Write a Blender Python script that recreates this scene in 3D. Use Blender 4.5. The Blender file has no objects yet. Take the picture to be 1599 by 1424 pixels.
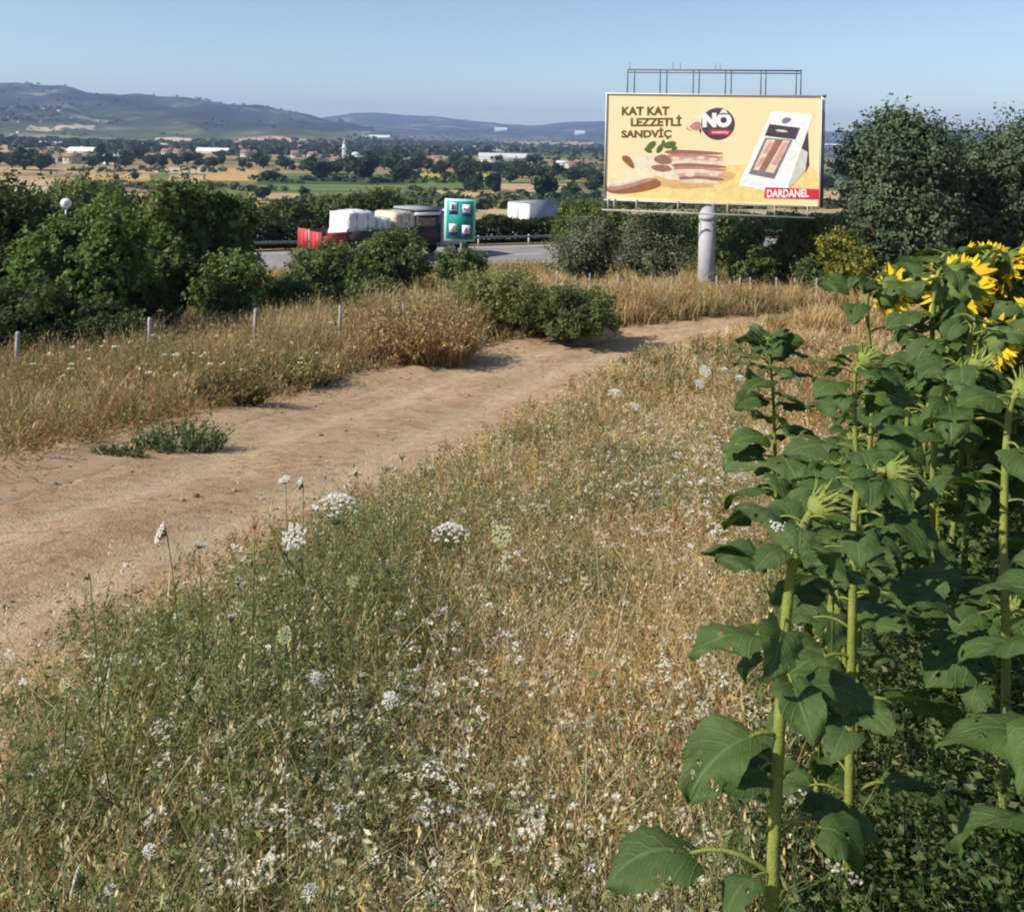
import bpy, math, random
import numpy as np
from mathutils import Vector, Matrix

random.seed(7)
S = bpy.context.scene
COL = S.collection
PI = math.pi

# ------------------------------------------------------------------ camera model
F = 1450.0                     # focal length in photo pixels (photo 1599 x 1424)
CX, HZ = 799.5, 215.0          # principal point = eye level
ROLL = math.radians(1.3)
CZ = 1.75                      # eye height over the ground underfoot

def uv(px, py):
    u, v = (px-CX)/F, -(py-HZ)/F
    return (u*math.cos(ROLL)-v*math.sin(ROLL), u*math.sin(ROLL)+v*math.cos(ROLL))

def P(px, py, d):
    u, v = uv(px, py)
    return Vector((u*d, d, CZ+v*d))

cam = bpy.data.cameras.new("camera")
cam.sensor_fit = 'HORIZONTAL'
cam.sensor_width = 36.0
cam.lens = 36.0*F/1599.0
cam.shift_y = -(712.0-HZ)/1599.0
cam.clip_start = 0.05
cam.clip_end = 30000
camo = bpy.data.objects.new("camera", cam)
COL.objects.link(camo)
c_, s_ = math.cos(ROLL), math.sin(ROLL)
camo.matrix_world = Matrix(((c_, -s_, 0, 0), (0, 0, -1, 0), (s_, c_, 0, CZ), (0, 0, 0, 1)))
S.camera = camo

# ------------------------------------------------------------------ light
SUN_EL = math.radians(38)
sx, sy = -0.93, -0.37          # horizontal direction towards the sun
n_ = math.hypot(sx, sy); sx /= n_; sy /= n_
SUN = Vector((sx*math.cos(SUN_EL), sy*math.cos(SUN_EL), math.sin(SUN_EL)))
sl = bpy.data.lights.new("sun", 'SUN')
sl.energy = 4.6
sl.angle = math.radians(0.5)
sl.color = (1.0, 0.93, 0.82)
so = bpy.data.objects.new("sun", sl)
COL.objects.link(so)
so.rotation_euler = SUN.to_track_quat('Z', 'Y').to_euler()
so.location = (0, 0, 40)

W = bpy.data.worlds.new("World")
S.world = W
W.use_nodes = True
nt = W.node_tree
bg = nt.nodes['Background']
sky = nt.nodes.new('ShaderNodeTexSky')
sky.sky_type = 'NISHITA'
sky.sun_disc = False
sky.sun_elevation = SUN_EL
sky.sun_rotation = math.atan2(sx, sy)
sky.altitude = 100
sky.air_density = 0.95
sky.dust_density = 0.4
sky.ozone_density = 2.2
nt.links.new(sky.outputs[0], bg.inputs[0])
bg.inputs[1].default_value = 0.094

S.view_settings.view_transform = 'Standard'
S.view_settings.look = 'None'
S.view_settings.gamma = 1
S.view_settings.exposure = 0.60
S.render.engine = 'CYCLES'
cy = S.cycles
cy.max_bounces = 6
cy.diffuse_bounces = 3
cy.glossy_bounces = 2
cy.transmission_bounces = 3
cy.transparent_max_bounces = 6
cy.volume_bounces = 0
cy.pixel_filter_type = 'BLACKMAN_HARRIS'
cy.filter_width = 2.1
cy.use_denoising = True

# ------------------------------------------------------------------ object helpers
def thing(name, label, cat, loc=(0, 0, 0), rotz=0, group=None):
    o = bpy.data.objects.new(name, None)
    o.empty_display_size = 0.3
    COL.objects.link(o)
    o.location = loc
    o.rotation_euler = (0, 0, rotz)
    o['label'] = label
    o['category'] = cat
    if group: o['group'] = group
    return o

def tag(o, label=None, cat=None, group=None, kind=None):
    if label: o['label'] = label
    if cat: o['category'] = cat
    if group: o['group'] = group
    if kind: o['kind'] = kind
    return o

def link(name, me, parent=None):
    o = bpy.data.objects.new(name, me)
    COL.objects.link(o)
    if parent: o.parent = parent
    return o

def dup(root, loc, rotz=0, scale=1.0, label=None, group=None):
    r = root.copy(); COL.objects.link(r)
    r.location = loc; r.rotation_euler = (0, 0, rotz)
    r.scale = (scale,)*3 if not hasattr(scale, '__len__') else scale
    if label: r['label'] = label
    if group: r['group'] = group
    for ch in list(root.children):
        c = ch.copy(); COL.objects.link(c); c.parent = r
        for g in ch.children:
            d = g.copy(); COL.objects.link(d); d.parent = c
    return r

class Geo:
    """collects vertices, quads, tris, per-vertex colour and uv"""
    def __init__(s):
        s.V, s.Q, s.T, s.C, s.U, s.n = [], [], [], [], [], 0
        s.MQ, s.MT = [], []
    def add(s, V, quads=None, tris=None, col=None, uvs=None, mi=0):
        V = np.asarray(V, dtype=np.float32).reshape(-1, 3)
        s.V.append(V)
        if quads is not None and len(quads):
            q = np.asarray(quads, dtype=np.int64).reshape(-1, 4)
            s.Q.append(q + s.n); s.MQ.append(np.full(len(q), mi))
        if tris is not None and len(tris):
            t = np.asarray(tris, dtype=np.int64).reshape(-1, 3)
            s.T.append(t + s.n); s.MT.append(np.full(len(t), mi))
        c = np.ones((len(V), 3), dtype=np.float32) if col is None else np.broadcast_to(np.asarray(col, dtype=np.float32), (len(V), 3))
        s.C.append(c)
        s.U.append(np.zeros((len(V), 2), dtype=np.float32) if uvs is None else np.asarray(uvs, dtype=np.float32))
        s.n += len(V)
        return s
    def xform(s, M):
        A = np.array(M)
        s.V = [v @ A[:3, :3].T.astype(np.float32) + A[:3, 3].astype(np.float32) for v in s.V]
        return s
    def merge(s, g, M=None):
        if M is not None: g.xform(M)
        for v, c, u in zip(g.V, g.C, g.U):
            s.V.append(v); s.C.append(c); s.U.append(u)
        s.Q += [q + s.n for q in g.Q]; s.T += [t + s.n for t in g.T]
        s.MQ += g.MQ; s.MT += g.MT
        s.n += g.n
        return s
    def mesh(s, name, mats, smooth=False):
        V = np.concatenate(s.V)
        Q = np.concatenate(s.Q) if s.Q else np.zeros((0, 4), np.int64)
        T = np.concatenate(s.T) if s.T else np.zeros((0, 3), np.int64)
        me = bpy.data.meshes.new(name)
        me.vertices.add(len(V))
        me.vertices.foreach_set("co", V.ravel())
        L = np.concatenate([Q.ravel(), T.ravel()]).astype(np.int32)
        me.loops.add(len(L))
        me.loops.foreach_set("vertex_index", L)
        npoly = len(Q) + len(T)
        me.polygons.add(npoly)
        st = np.concatenate([np.arange(len(Q))*4, len(Q)*4 + np.arange(len(T))*3]).astype(np.int32)
        me.polygons.foreach_set("loop_start", st)
        mi = np.concatenate((s.MQ or [np.zeros(0)]) + (s.MT or [np.zeros(0)])).astype(np.int32)
        me.polygons.foreach_set("material_index", mi)
        if smooth:
            me.polygons.foreach_set("use_smooth", np.ones(npoly, dtype=bool))
        me.update(calc_edges=True)
        C = np.concatenate(s.C)
        at = me.color_attributes.new("Col", 'FLOAT_COLOR', 'POINT')
        at.data.foreach_set("color", np.concatenate([C, np.ones((len(C), 1), np.float32)], axis=1).astype(np.float32).ravel())
        U = np.concatenate(s.U)
        ul = me.uv_layers.new(name="UVMap")
        ul.data.foreach_set("uv", U[L].astype(np.float32).ravel())
        for m in (mats if isinstance(mats, (list, tuple)) else [mats]):
            me.materials.append(m)
        return me
    def obj(s, name, mats, parent=None, smooth=False):
        return link(name, s.mesh(name, mats, smooth), parent)

BOXQ = [(0, 3, 2, 1), (4, 5, 6, 7), (0, 1, 5, 4), (1, 2, 6, 5), (2, 3, 7, 6), (3, 0, 4, 7)]
def box(g, x0, x1, y0, y1, z0, z1, col=None, mi=0, bev=0.0):
    if bev <= 0:
        V = [(x0, y0, z0), (x1, y0, z0), (x1, y1, z0), (x0, y1, z0), (x0, y0, z1), (x1, y0, z1), (x1, y1, z1), (x0, y1, z1)]
        g.add(V, BOXQ, col=col, mi=mi)
        return g
    import bmesh
    bm = bmesh.new()
    bmesh.ops.create_cube(bm, size=1.0)
    for v in bm.verts:
        v.co = Vector(((x0+x1)/2 + v.co.x*(x1-x0), (y0+y1)/2 + v.co.y*(y1-y0), (z0+z1)/2 + v.co.z*(z1-z0)))
    bmesh.ops.bevel(bm, geom=bm.edges[:], offset=bev, segments=2, affect='EDGES')
    bmesh.ops.recalc_face_normals(bm, faces=bm.faces[:])
    addbm(g, bm, col, mi)
    return g

def addbm(g, bm, col=None, mi=0):
    bm.verts.index_update()
    V = [v.co[:] for v in bm.verts]
    Q, T = [], []
    for f in bm.faces:
        ix = [v.index for v in f.verts]
        if len(ix) == 4: Q.append(ix)
        else:
            for k in range(1, len(ix)-1): T.append((ix[0], ix[k], ix[k+1]))
    g.add(V, Q, T, col=col, mi=mi)
    bm.free()

def tube(g, pts, radii, n=8, col=None, cap=True, mi=0, squash=None):
    pts = [Vector(p) for p in pts]
    if not hasattr(radii, '__len__'): radii = [radii]*len(pts)
    V, Q, T, U = [], [], [], []
    prev = None
    for i, p in enumerate(pts):
        a = pts[max(0, i-1)]; b = pts[min(len(pts)-1, i+1)]
        t = (b-a).normalized()
        if prev is None:
            ref = Vector((0, 0, 1)) if abs(t.z) < 0.9 else Vector((1, 0, 0))
            s = t.cross(ref).normalized()
        else:
            s = (prev - t*prev.dot(t)).normalized()
        prev = s
        r = t.cross(s)
        for k in range(n):
            a_ = 2*PI*k/n
            V.append(p + (s*math.cos(a_) + r*math.sin(a_))*radii[i])
            U.append((i/max(1, len(pts)-1), k/n))
    for i in range(len(pts)-1):
        for k in range(n):
            Q.append((i*n+k, i*n+(k+1) % n, (i+1)*n+(k+1) % n, (i+1)*n+k))
    if cap:
        for i0 in (0, (len(pts)-1)*n):
            V.append(pts[0] if i0 == 0 else pts[-1]); U.append((0, 0))
            c = len(V)-1
            for k in range(n):
                T.append((c, i0+(k+1) % n, i0+k) if i0 == 0 else (c, i0+k, i0+(k+1) % n))
    g.add([v[:] for v in V], Q, T, col=col, uvs=U, mi=mi)
    return g

# numpy value noise ------------------------------------------------
_rt = np.random.RandomState(11).rand(256, 256).astype(np.float64)
def vnoise(x, y, seed=0):
    x = np.asarray(x, dtype=np.float64) + seed*17.31; y = np.asarray(y, dtype=np.float64) + seed*7.77
    xi, yi = np.floor(x).astype(int), np.floor(y).astype(int)
    fx, fy = x-xi, y-yi
    fx = fx*fx*(3-2*fx); fy = fy*fy*(3-2*fy)
    g = lambda a, b: _rt[a & 255, b & 255]
    return (g(xi, yi)*(1-fx)*(1-fy) + g(xi+1, yi)*fx*(1-fy) + g(xi, yi+1)*(1-fx)*fy + g(xi+1, yi+1)*fx*fy)
def fbm(x, y, seed=0, o=3):
    s, a, t = 0, 1.0, 0
    for k in range(o):
        s = s + a*vnoise(np.asarray(x)*2**k, np.asarray(y)*2**k, seed+k); t += a; a *= .5
    return s/t
def sst(a, b, x):
    t = np.clip((np.asarray(x, dtype=np.float64)-a)/(b-a), 0, 1)
    return t*t*(3-2*t)

# ------------------------------------------------------------------ terrain
PY = [-200, -5, 0, 2, 5, 8, 12, 17, 21, 25, 34, 45, 52, 57, 82, 100, 160, 250, 400]
PZ = [-.9, -.9, -1.55, -1.9, -2.5, -3.13, -4.0, -4.92, -5.3, -5.5, -5.75, -6.6, -7.5, -7.9, -7.9, -9.6, -14.5, -20, -20]
_ty = np.linspace(-200, 400, 6001)
_tz = np.interp(_ty, PY, PZ)
_k = np.hanning(15); _k /= _k.sum()
_tz = np.convolve(np.pad(_tz, 7, mode='edge'), _k, mode='valid')
HN = np.array((-.394, .919))
def hw_s(x, y): return HN[0]*x + HN[1]*(y-62)

ROADN = [-3, 0, 2, 3, 4, 6, 7.9, 12, 17, 20, 23, 26, 29, 31]
ROADX = [-2.2, -1.95, -1.75, -1.8, -1.95, -1.6, -1.1, -.3, .6, 1.6, 3.0, 5.1, 8.6, 13.0]
ROADFN = [-3, 2, 5, 7.5, 12, 16, 20, 23, 25.5, 28, 31.0, 33]
ROADFX = [-5.4, -4.7, -4.3, -4.15, -4.0, -3.4, -2.2, -.35, 1.9, 5.2, 10.0, 14.6]
_ry = np.linspace(-3, 33, 721)
def _sm(a, w=41):
    k = np.hanning(w); k /= k.sum()
    return np.convolve(np.pad(a, w//2, mode='reflect', reflect_type='odd'), k, mode='valid')
_rn = _sm(np.interp(_ry, ROADN, ROADX)); _rf = _sm(np.interp(_ry, ROADFN, ROADFX))
def road_n(y): return np.interp(y, _ry, _rn)
def road_f(y): return np.interp(y, _ry, _rf)

R1 = ([-2500, -800, -300, 0, 30, 60, 90, 110, 125, 150, 180, 210, 250, 290, 320, 350, 400, 440, 480, 520, 580, 660, 5000],
      [170, 150, 140, 131, 131, 135, 134, 134, 140, 146, 147, 148, 151, 153, 159, 162, 165, 173, 182, 189, 202, 222, 300])
R2 = ([-3000, 300, 430, 490, 520, 545, 575, 610, 640, 680, 720, 770, 800, 840, 870, 900, 940, 1000, 1100, 1200, 1290, 1350, 1450, 1600, 2400, 4000],
      [200, 194, 187, 184, 181, 176, 174, 177, 180, 183, 187, 192, 195, 197, 192, 189, 188, 192, 200, 206, 207, 207, 203, 208, 215, 230])
def eye_elev(px, py):
    return -((py-HZ)*math.cos(ROLL) - (px-CX)*math.sin(ROLL))/F     # tangent above eye level

def zg(x, y):
    x = np.asarray(x, dtype=np.float64); y = np.asarray(y, dtype=np.float64)
    w = sst(34, 50, y)
    ye = (1-w)*y + w*(62+hw_s(x, y))
    z = np.interp(ye, _ty, _tz)
    d = np.hypot(x, y)
    near = 1-sst(40, 90, d)
    z = z + near*(.10*(fbm(x*.7, y*.7, 3)-.5) + .30*(fbm(x*.16, y*.16, 5)-.5)*sst(6, 20, d))
    # bank on the uphill side of the track
    inr = (y > -3) & (y < 33)
    off = np.where(inr, road_f(y)-x, 9)
    z = z + np.where(inr, .09*np.exp(-((off-.8)/.5)**2)*(.1+1.3*fbm(x*2.3, y*2.3, 8, 4)), 0)
    # far hills
    ys = np.maximum(y, 1e-3)
    px = CX + F*np.clip(x/ys, -3, 3)
    front = sst(0, 60, y)
    for (xs, ps), d0, d1, sd, am in ((R1, 1300, 3600, 21, 44), (R2, 3300, 6600, 40, 50)):
        el = eye_elev(px, np.interp(px, xs, ps))
        h = el*d1*np.clip(ys/np.maximum(d, 1e-3), .3, 1)
        t = np.clip((d-d0)/(d1-d0), 0, 1)
        prof = t**1.55
        fall = 1-.55*sst(d1, d1*1.5, d)
        nz = (fbm(px*.017+d*.0012, d*.0021, sd, 5)-.5)*am*t*2*(1-sst(.75, 1.0, t)*.62)
        zz = -20 + np.maximum(h+20, 0)*prof*fall + nz*np.clip((h+20)/60, 0, 1)
        z = np.where((y > 0) & (d > d0), np.maximum(z, zz), z)
    return z + CZ

def gz(x, y): return float(zg(np.array([x]), np.array([y]))[0])

_rd = np.geomspace(1.2, 7000, 2600)
def G(px, py):
    """ground point seen at a photo pixel"""
    u, v = uv(px, py)
    zz = zg(u*_rd, _rd)
    hit = np.nonzero(CZ + v*_rd <= zz)[0]
    if not len(hit): return None
    d = _rd[hit[0]]
    return Vector((u*d, d, gz(u*d, d)))
# ------------------------------------------------------------------ materials
class N:
    def __init__(s, name):
        s.m = bpy.data.materials.new(name); s.m.use_nodes = True
        s.t = s.m.node_tree; s.b = s.t.nodes['Principled BSDF']; s.out = s.t.nodes['Material Output']
    def n(s, ty, **kw):
        x = s.t.nodes.new(ty)
        for k, v in kw.items():
            if hasattr(x, k): setattr(x, k, v)
            else: x.inputs[k].default_value = v
        return x
    def l(s, a, b): s.t.links.new(a, b)
    def noise(s, scale, detail=4, rough=.55, co=None, dist=0.0):
        x = s.n('ShaderNodeTexNoise'); x.inputs['Scale'].default_value = scale
        x.inputs['Detail'].default_value = detail; x.inputs['Roughness'].default_value = rough
        x.inputs['Distortion'].default_value = dist
        if co is not None: s.l(co, x.inputs['Vector'])
        return x.outputs[0]
    def ramp(s, f, stops, interp='LINEAR'):
        x = s.n('ShaderNodeValToRGB'); r = x.color_ramp; r.interpolation = interp
        while len(r.elements) < len(stops): r.elements.new(.5)
        for e, (p, c) in zip(r.elements, stops):
            e.position = p; e.color = (*c, 1) if hasattr(c, '__len__') else (c, c, c, 1)
        s.l(f, x.inputs[0]); return x.outputs[0]
    def mix(s, f, a, b, mode='MIX'):
        x = s.n('ShaderNodeMix', data_type='RGBA', blend_type=mode)
        for v, i in ((f, 0), (a, 6), (b, 7)):
            if hasattr(v, 'links') or isinstance(v, bpy.types.NodeSocket): s.l(v, x.inputs[i])
            elif hasattr(v, '__len__'): x.inputs[i].default_value = (*v, 1)
            else: x.inputs[i].default_value = v if i == 0 else (v, v, v, 1)
        return x.outputs[2]
    def math(s, op, a, b=0.0, c=None, clamp=False):
        x = s.n('ShaderNodeMath', operation=op, use_clamp=clamp)
        for v, i in ((a, 0), (b, 1)) + (((c, 2),) if c is not None else ()):
            if isinstance(v, bpy.types.NodeSocket): s.l(v, x.inputs[i])
            else: x.inputs[i].default_value = v
        return x.outputs[0]
    def bump(s, h, strength=.3, dist=.02):
        x = s.n('ShaderNodeBump'); x.inputs['Strength'].default_value = strength; x.inputs['Distance'].default_value = dist
        s.l(h, x.inputs['Height']); s.l(x.outputs[0], s.b.inputs['Normal'])
    def pos(s): return s.n('ShaderNodeNewGeometry').outputs['Position']
    def objco(s): return s.n('ShaderNodeTexCoord').outputs['Object']
    def base(s, c):
        if isinstance(c, bpy.types.NodeSocket): s.l(c, s.b.inputs['Base Color'])
        else: s.b.inputs['Base Color'].default_value = (*c, 1)
        return s
    def set(s, rough=.8, spec=.3, metal=0.0):
        s.b.inputs['Roughness'].default_value = rough
        s.b.inputs['Specular IOR Level'].default_value = spec
        s.b.inputs['Metallic'].default_value = metal
        return s

def plain(name, c, rough=.7, spec=.3, metal=0, var=.12, scale=6, bump=0):
    k = N(name)
    f = k.noise(scale, 5, .6, k.objco())
    lo = tuple(v*(1-var) for v in c); hi = tuple(min(.95, v*(1+var)) for v in c)
    k.base(k.ramp(f, [(.3, lo), (.7, hi)])).set(rough, spec, metal)
    if bump: k.bump(f, bump, .01)
    return k.m

def foliage(name, trans=.28, rough=.6, spec=.25, tint=(1.25, 1.35, .6)):
    """leaf material: colour from the mesh's own per-leaf colours, light passes through"""
    k = N(name)
    a = k.n('ShaderNodeVertexColor'); a.layer_name = "Col"
    k.base(a.outputs[0]).set(rough, spec)
    tr = k.n('ShaderNodeBsdfTranslucent')
    k.l(k.mix(1.0, a.outputs[0], tint, 'MULTIPLY'), tr.inputs[0])
    ms = k.n('ShaderNodeMixShader'); ms.inputs[0].default_value = trans
    k.l(k.b.outputs[0], ms.inputs[1]); k.l(tr.outputs[0], ms.inputs[2])
    k.l(ms.outputs[0], k.out.inputs[0])
    return k.m

M = {}
M['leaf'] = foliage('tree_foliage', .36)
M['dullleaf'] = foliage('leathery_foliage', .12, .7, .12, (1.1, 1.2, .8))
M['grass'] = foliage('grass_blades', .3, .8, .15, (1.1, 1.05, .8))
M['white'] = foliage('white_petals', .35, .8, .1, (1, 1, .95))
M['farleaf'] = foliage('far_foliage', .15, .8, .1)
M['bark'] = plain('bark', (.10, .075, .05), .9, .1, var=.4, scale=14, bump=.6)
M['metal'] = plain('galvanised_steel', (.46, .47, .48), .5, .4, .3, .15, 9)
M['edgebrown'] = plain('dark_brown_edge', (.09, .06, .055), .7, .2, 0, .2, 4)
M['railsteel'] = plain('weathered_rail_steel', (.20, .20, .21), .7, .3, .2, .2, 5)
M['signpost'] = plain('post_grey', (.34, .34, .35), .7, .3, 0, .25, 7, .3)
M['darkmetal'] = plain('dark_steel', (.10, .11, .13), .6, .3, .2, .2, 9)
M['cabshade'] = plain('shaded_cab_paint', (.52, .53, .56), .5, .4, 0, .1, 4)  # pale cab, greyed: the shade on its side is in the colour
M['boxshade'] = plain('shaded_trailer_side', (.24, .25, .28), .55, .35, 0, .12, 2)  # white trailer body with the side's shade put into the grey
M['postpaint'] = plain('pale_grey_paint', (.37, .37, .385), .6, .3, 0, .14, 3, .1)
M['concrete'] = plain('concrete', (.40, .39, .36), .9, .2, 0, .18, 18, .3)
M['red'] = plain('faded_red_paint', (.46, .05, .05), .55, .35, 0, .22, 5)
M['orange'] = plain('shaded_red_panel', (.36, .045, .03), .55, .35, 0, .2, 5)  # darker copy of the red, with the truck side's shade mixed in
M['tarp'] = plain('white_tarpaulin', (.72, .70, .68), .65, .3, 0, .1, 2.5, .5)
M['beigetarp'] = plain('beige_tarpaulin', (.58, .49, .38), .7, .3, 0, .12, 2.5, .5)
M['browncrate'] = plain('brown_board', (.30, .20, .14), .8, .2, 0, .2, 4)
M['greybundle'] = plain('grey_wrap', (.26, .27, .29), .7, .3, 0, .15, 3)
M['whitepaint'] = plain('white_paint', (.74, .74, .73), .45, .45, 0, .06, 4)
M['shadebody'] = plain('shaded_side_board', (.045, .03, .03), .6, .3, 0, .3, 5)  # near black: the truck side's shade is painted into this colour
M['rubber'] = plain('tyre_rubber', (.025, .025, .027), .85, .2, 0, .2, 8)
M['glass'] = plain('dark_glass', (.03, .04, .05), .12, .6, 0, .1, 2)
M['signgreen'] = plain('sign_green', (.012, .26, .215), .45, .4, 0, .06, 3)
M['signmint'] = plain('sign_border', (.36, .72, .60), .45, .4, 0, .05, 3)
M['signblue'] = plain('sign_blue', (.02, .10, .36), .45, .4, 0, .05, 3)
M['signwhite'] = plain('sign_white', (.78, .80, .82), .45, .4, 0, .04, 3)
M['signgrey'] = plain('sign_symbol', (.10, .12, .22), .5, .3, 0, .05, 3)
M['signred'] = plain('sign_red', (.45, .05, .05), .5, .3, 0, .05, 3)
M['wall'] = plain('house_plaster', (.46, .43, .38), .9, .2, 0, .12, .6)
M['wallwhite'] = plain('white_plaster', (.66, .65, .62), .9, .2, 0, .08, .6)
M['rooftile'] = plain('roof_tiles', (.25, .145, .095), .9, .2, 0, .25, 1.2)
M['roofgrey'] = plain('grey_sheet_roof', (.55, .55, .55), .6, .3, 0, .15, .6)

# ground ------------------------------------------------------------
k = N('ground_soil_and_fields')
p = k.pos()
sep = k.n('ShaderNodeSeparateXYZ'); k.l(p, sep.inputs[0])
n1 = k.noise(1.1, 6, .6, p); n2 = k.noise(9, 6, .65, p); n3 = k.noise(60, 4, .6, p)
soil = k.ramp(n1, [(.25, (.20, .115, .06)), (.5, (.30, .19, .105)), (.75, (.36, .245, .14))])
soil = k.mix(k.ramp(n2, [(.35, 0.), (.7, .75)]), soil, (.22, .135, .07))
soil = k.mix(k.ramp(n3, [(.45, 0.), (.75, .55)]), soil, (.42, .33, .19))
# valley fields: long strips in differently turned blocks
mp = k.n('ShaderNodeMapping'); mp.inputs['Scale'].default_value = (.0026, .0062, 0); mp.inputs['Rotation'].default_value = (0, 0, .22)
k.l(p, mp.inputs[0])
vo = k.n('ShaderNodeTexVoronoi', feature='F1', distance='CHEBYCHEV'); vo.inputs['Scale'].default_value = 1.0; vo.inputs['Randomness'].default_value = .75
k.l(mp.outputs[0], vo.inputs['Vector'])
sc = k.n('ShaderNodeSeparateColor'); k.l(vo.outputs['Color'], sc.inputs[0])
fld = k.ramp(sc.outputs[0], [(0, (.32, .23, .12)), (.18, (.10, .125, .05)), (.34, (.38, .29, .16)), (.48, (.07, .10, .04)), (.62, (.26, .19, .11)), (.72, (.15, .165, .06)), (.88, (.40, .32, .19))], 'CONSTANT')
mp2 = k.n('ShaderNodeMapping'); mp2.inputs['Scale'].default_value = (.004, .05, 0); mp2.inputs['Rotation'].default_value = (0, 0, .22); k.l(p, mp2.inputs[0])
fld = k.mix(.55, fld, k.mix(1.0, fld, k.ramp(k.noise(1., 5, .6, mp2.outputs[0]), [(.3, .55), (.7, 1.35)]), 'MULTIPLY'))
fld = k.mix(k.ramp(k.noise(.02, 6, .65, p), [(.52, 0.), (.62, .8)]), fld, (.055, .075, .035))
# hills: woods and olive groves with paler clearings
hn = k.noise(.0035, 8, .68, p)
hill = k.ramp(hn, [(.36, (.012, .020, .014)), (.49, (.030, .042, .027)), (.575, (.07, .085, .05)), (.63, (.25, .215, .14)), (.72, (.36, .31, .22))])
hill = k.mix(.5, hill, k.mix(1.0, hill, k.ramp(k.noise(.03, 5, .7, p), [(.3, .45), (.7, 1.4)]), 'MULTIPLY'))
dist = k.math('SQRT', k.math('ADD', k.math('MULTIPLY', sep.outputs[0], sep.outputs[0]), k.math('MULTIPLY', sep.outputs[1], sep.outputs[1])))
fld = k.mix(k.ramp(k.math('MULTIPLY', dist, .0005), [(.40, 0.), (.72, .72)]), fld, k.ramp(k.noise(.006, 6, .65, p), [(.35, (.05, .07, .035)), (.55, (.085, .105, .05)), (.68, (.24, .20, .12))]))
far = k.mix(k.ramp(k.math('MULTIPLY_ADD', sep.outputs[2], 1/90, .26), [(.14, 0.), (.42, 1.)]), fld, hill)
dist = k.math('SQRT', k.math('ADD', k.math('MULTIPLY', sep.outputs[0], sep.outputs[0]), k.math('MULTIPLY', sep.outputs[1], sep.outputs[1])))
vc = k.n('ShaderNodeVertexColor'); vc.layer_name = 'Col'
soil = k.mix(k.math('MULTIPLY', vc.outputs[0], k.ramp(n1, [(.3, .55), (.6, 1.)])), soil, k.mix(k.ramp(n2, [(.4, 0.), (.7, .7)]), (.45, .32, .19), (.35, .235, .135)))
k.base(k.mix(k.ramp(k.math('MULTIPLY', dist, .01), [(.85, 0.), (1.0, 1.)]), soil, far)).set(.95, .1)
k.bump(k.math('ADD', k.math('MULTIPLY', n2, .6), k.math('MULTIPLY', n3, .4)), .6, .04)
M['ground'] = k.m

k = N('dirt_track_surface')
p = k.pos()
a = k.n('ShaderNodeUVMap'); us = k.n('ShaderNodeSeparateXYZ'); k.l(a.outputs[0], us.inputs[0])
n1 = k.noise(.9, 6, .62, p, .4); n2 = k.noise(7, 6, .65, p); n3 = k.noise(45, 5, .65, p); n4 = k.noise(2.3, 5, .6, p, .8)
c = k.ramp(n1, [(.28, (.36, .245, .14)), (.5, (.45, .32, .19)), (.72, (.50, .375, .235))])
# two packed, paler wheel lines
c = k.mix(k.ramp(k.noise(3.6, 6, .7, p, 1.2), [(.52, 0.), (.60, .8)]), c, (.27, .16, .085))
wl = k.ramp(us.outputs[0], [(.12, 0.), (.26, 1.), (.40, .0), (.58, .0), (.74, 1.), (.90, 0.)], 'EASE')
c = k.mix(k.math('MULTIPLY', wl, k.ramp(n4, [(.3, .1), (.65, .75)])), c, (.56, .44, .29))
c = k.mix(k.ramp(n4, [(.54, 0.), (.72, .8)]), c, (.31, .18, .095))
c = k.mix(k.ramp(n2, [(.55, 0.), (.70, .65)]), c, (.27, .17, .095))
c = k.mix(k.ramp(n3, [(.60, 0.), (.74, .6)]), c, (.52, .40, .26))
c = k.mix(k.ramp(k.noise(95, 3, .6, p), [(.62, 0.), (.70, .7)]), c, (.20, .125, .07))
k.base(c).set(.95, .08)
k.bump(k.math('ADD', k.math('MULTIPLY', n2, .7), k.math('MULTIPLY', n3, .5)), .9, .06)
M['track'] = k.m

k = N('asphalt')
p = k.pos()
n1 = k.noise(.5, 5, .6, p); n3 = k.noise(40, 3, .6, p)
k.base(k.mix(k.ramp(n3, [(.4, 0.), (.7, .4)]), k.ramp(n1, [(.3, (.20, .185, .175)), (.7, (.27, .25, .235))]), (.30, .28, .27))).set(.9, .15)
M['asphalt'] = k.m
M['linepaint'] = plain('road_line_paint', (.62, .62, .60), .7, .2, 0, .15, 2)

def fieldmat(name, c, c2, rot=.2, sc=.09):
    k = N(name); p = k.pos()
    mp = k.n('ShaderNodeMapping'); mp.inputs['Scale'].default_value = (sc*.06, sc, 0); mp.inputs['Rotation'].default_value = (0, 0, rot); k.l(p, mp.inputs[0])
    f = k.math('ADD', k.math('MULTIPLY', k.noise(1., 5, .6, mp.outputs[0]), .65), k.math('MULTIPLY', k.noise(.05, 5, .6, p), .35))
    k.base(k.ramp(f, [(.36, c2), (.52, c), (.68, tuple(min(.9, v*1.18) for v in c))])).set(.95, .1)
    return k.m

# ------------------------------------------------------------------ setting: ground sheet
az = np.concatenate([np.linspace(-180, -72, 28)[:-1], np.linspace(-72, 72, 421), np.linspace(72, 180, 28)[1:]])*PI/180
na = len(az)
rmax = np.where(np.abs(az) < math.radians(66), 8300.0, 160.0)
nr = 330
fr = np.linspace(0, 1, nr)[:, None]
R = .35*(rmax[None, :]/.35)**fr
X = R*np.sin(az)[None, :]; Y = R*np.cos(az)[None, :]
Z = zg(X, Y)
inr = (Y > -3) & (Y < 33)
near_e, far_e = road_n(Y), road_f(Y)
mid = sst(0.02, .45, near_e-X)*sst(.02, .45, X-far_e)
Z = Z - np.where(inr, .16*mid, 0)
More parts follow.
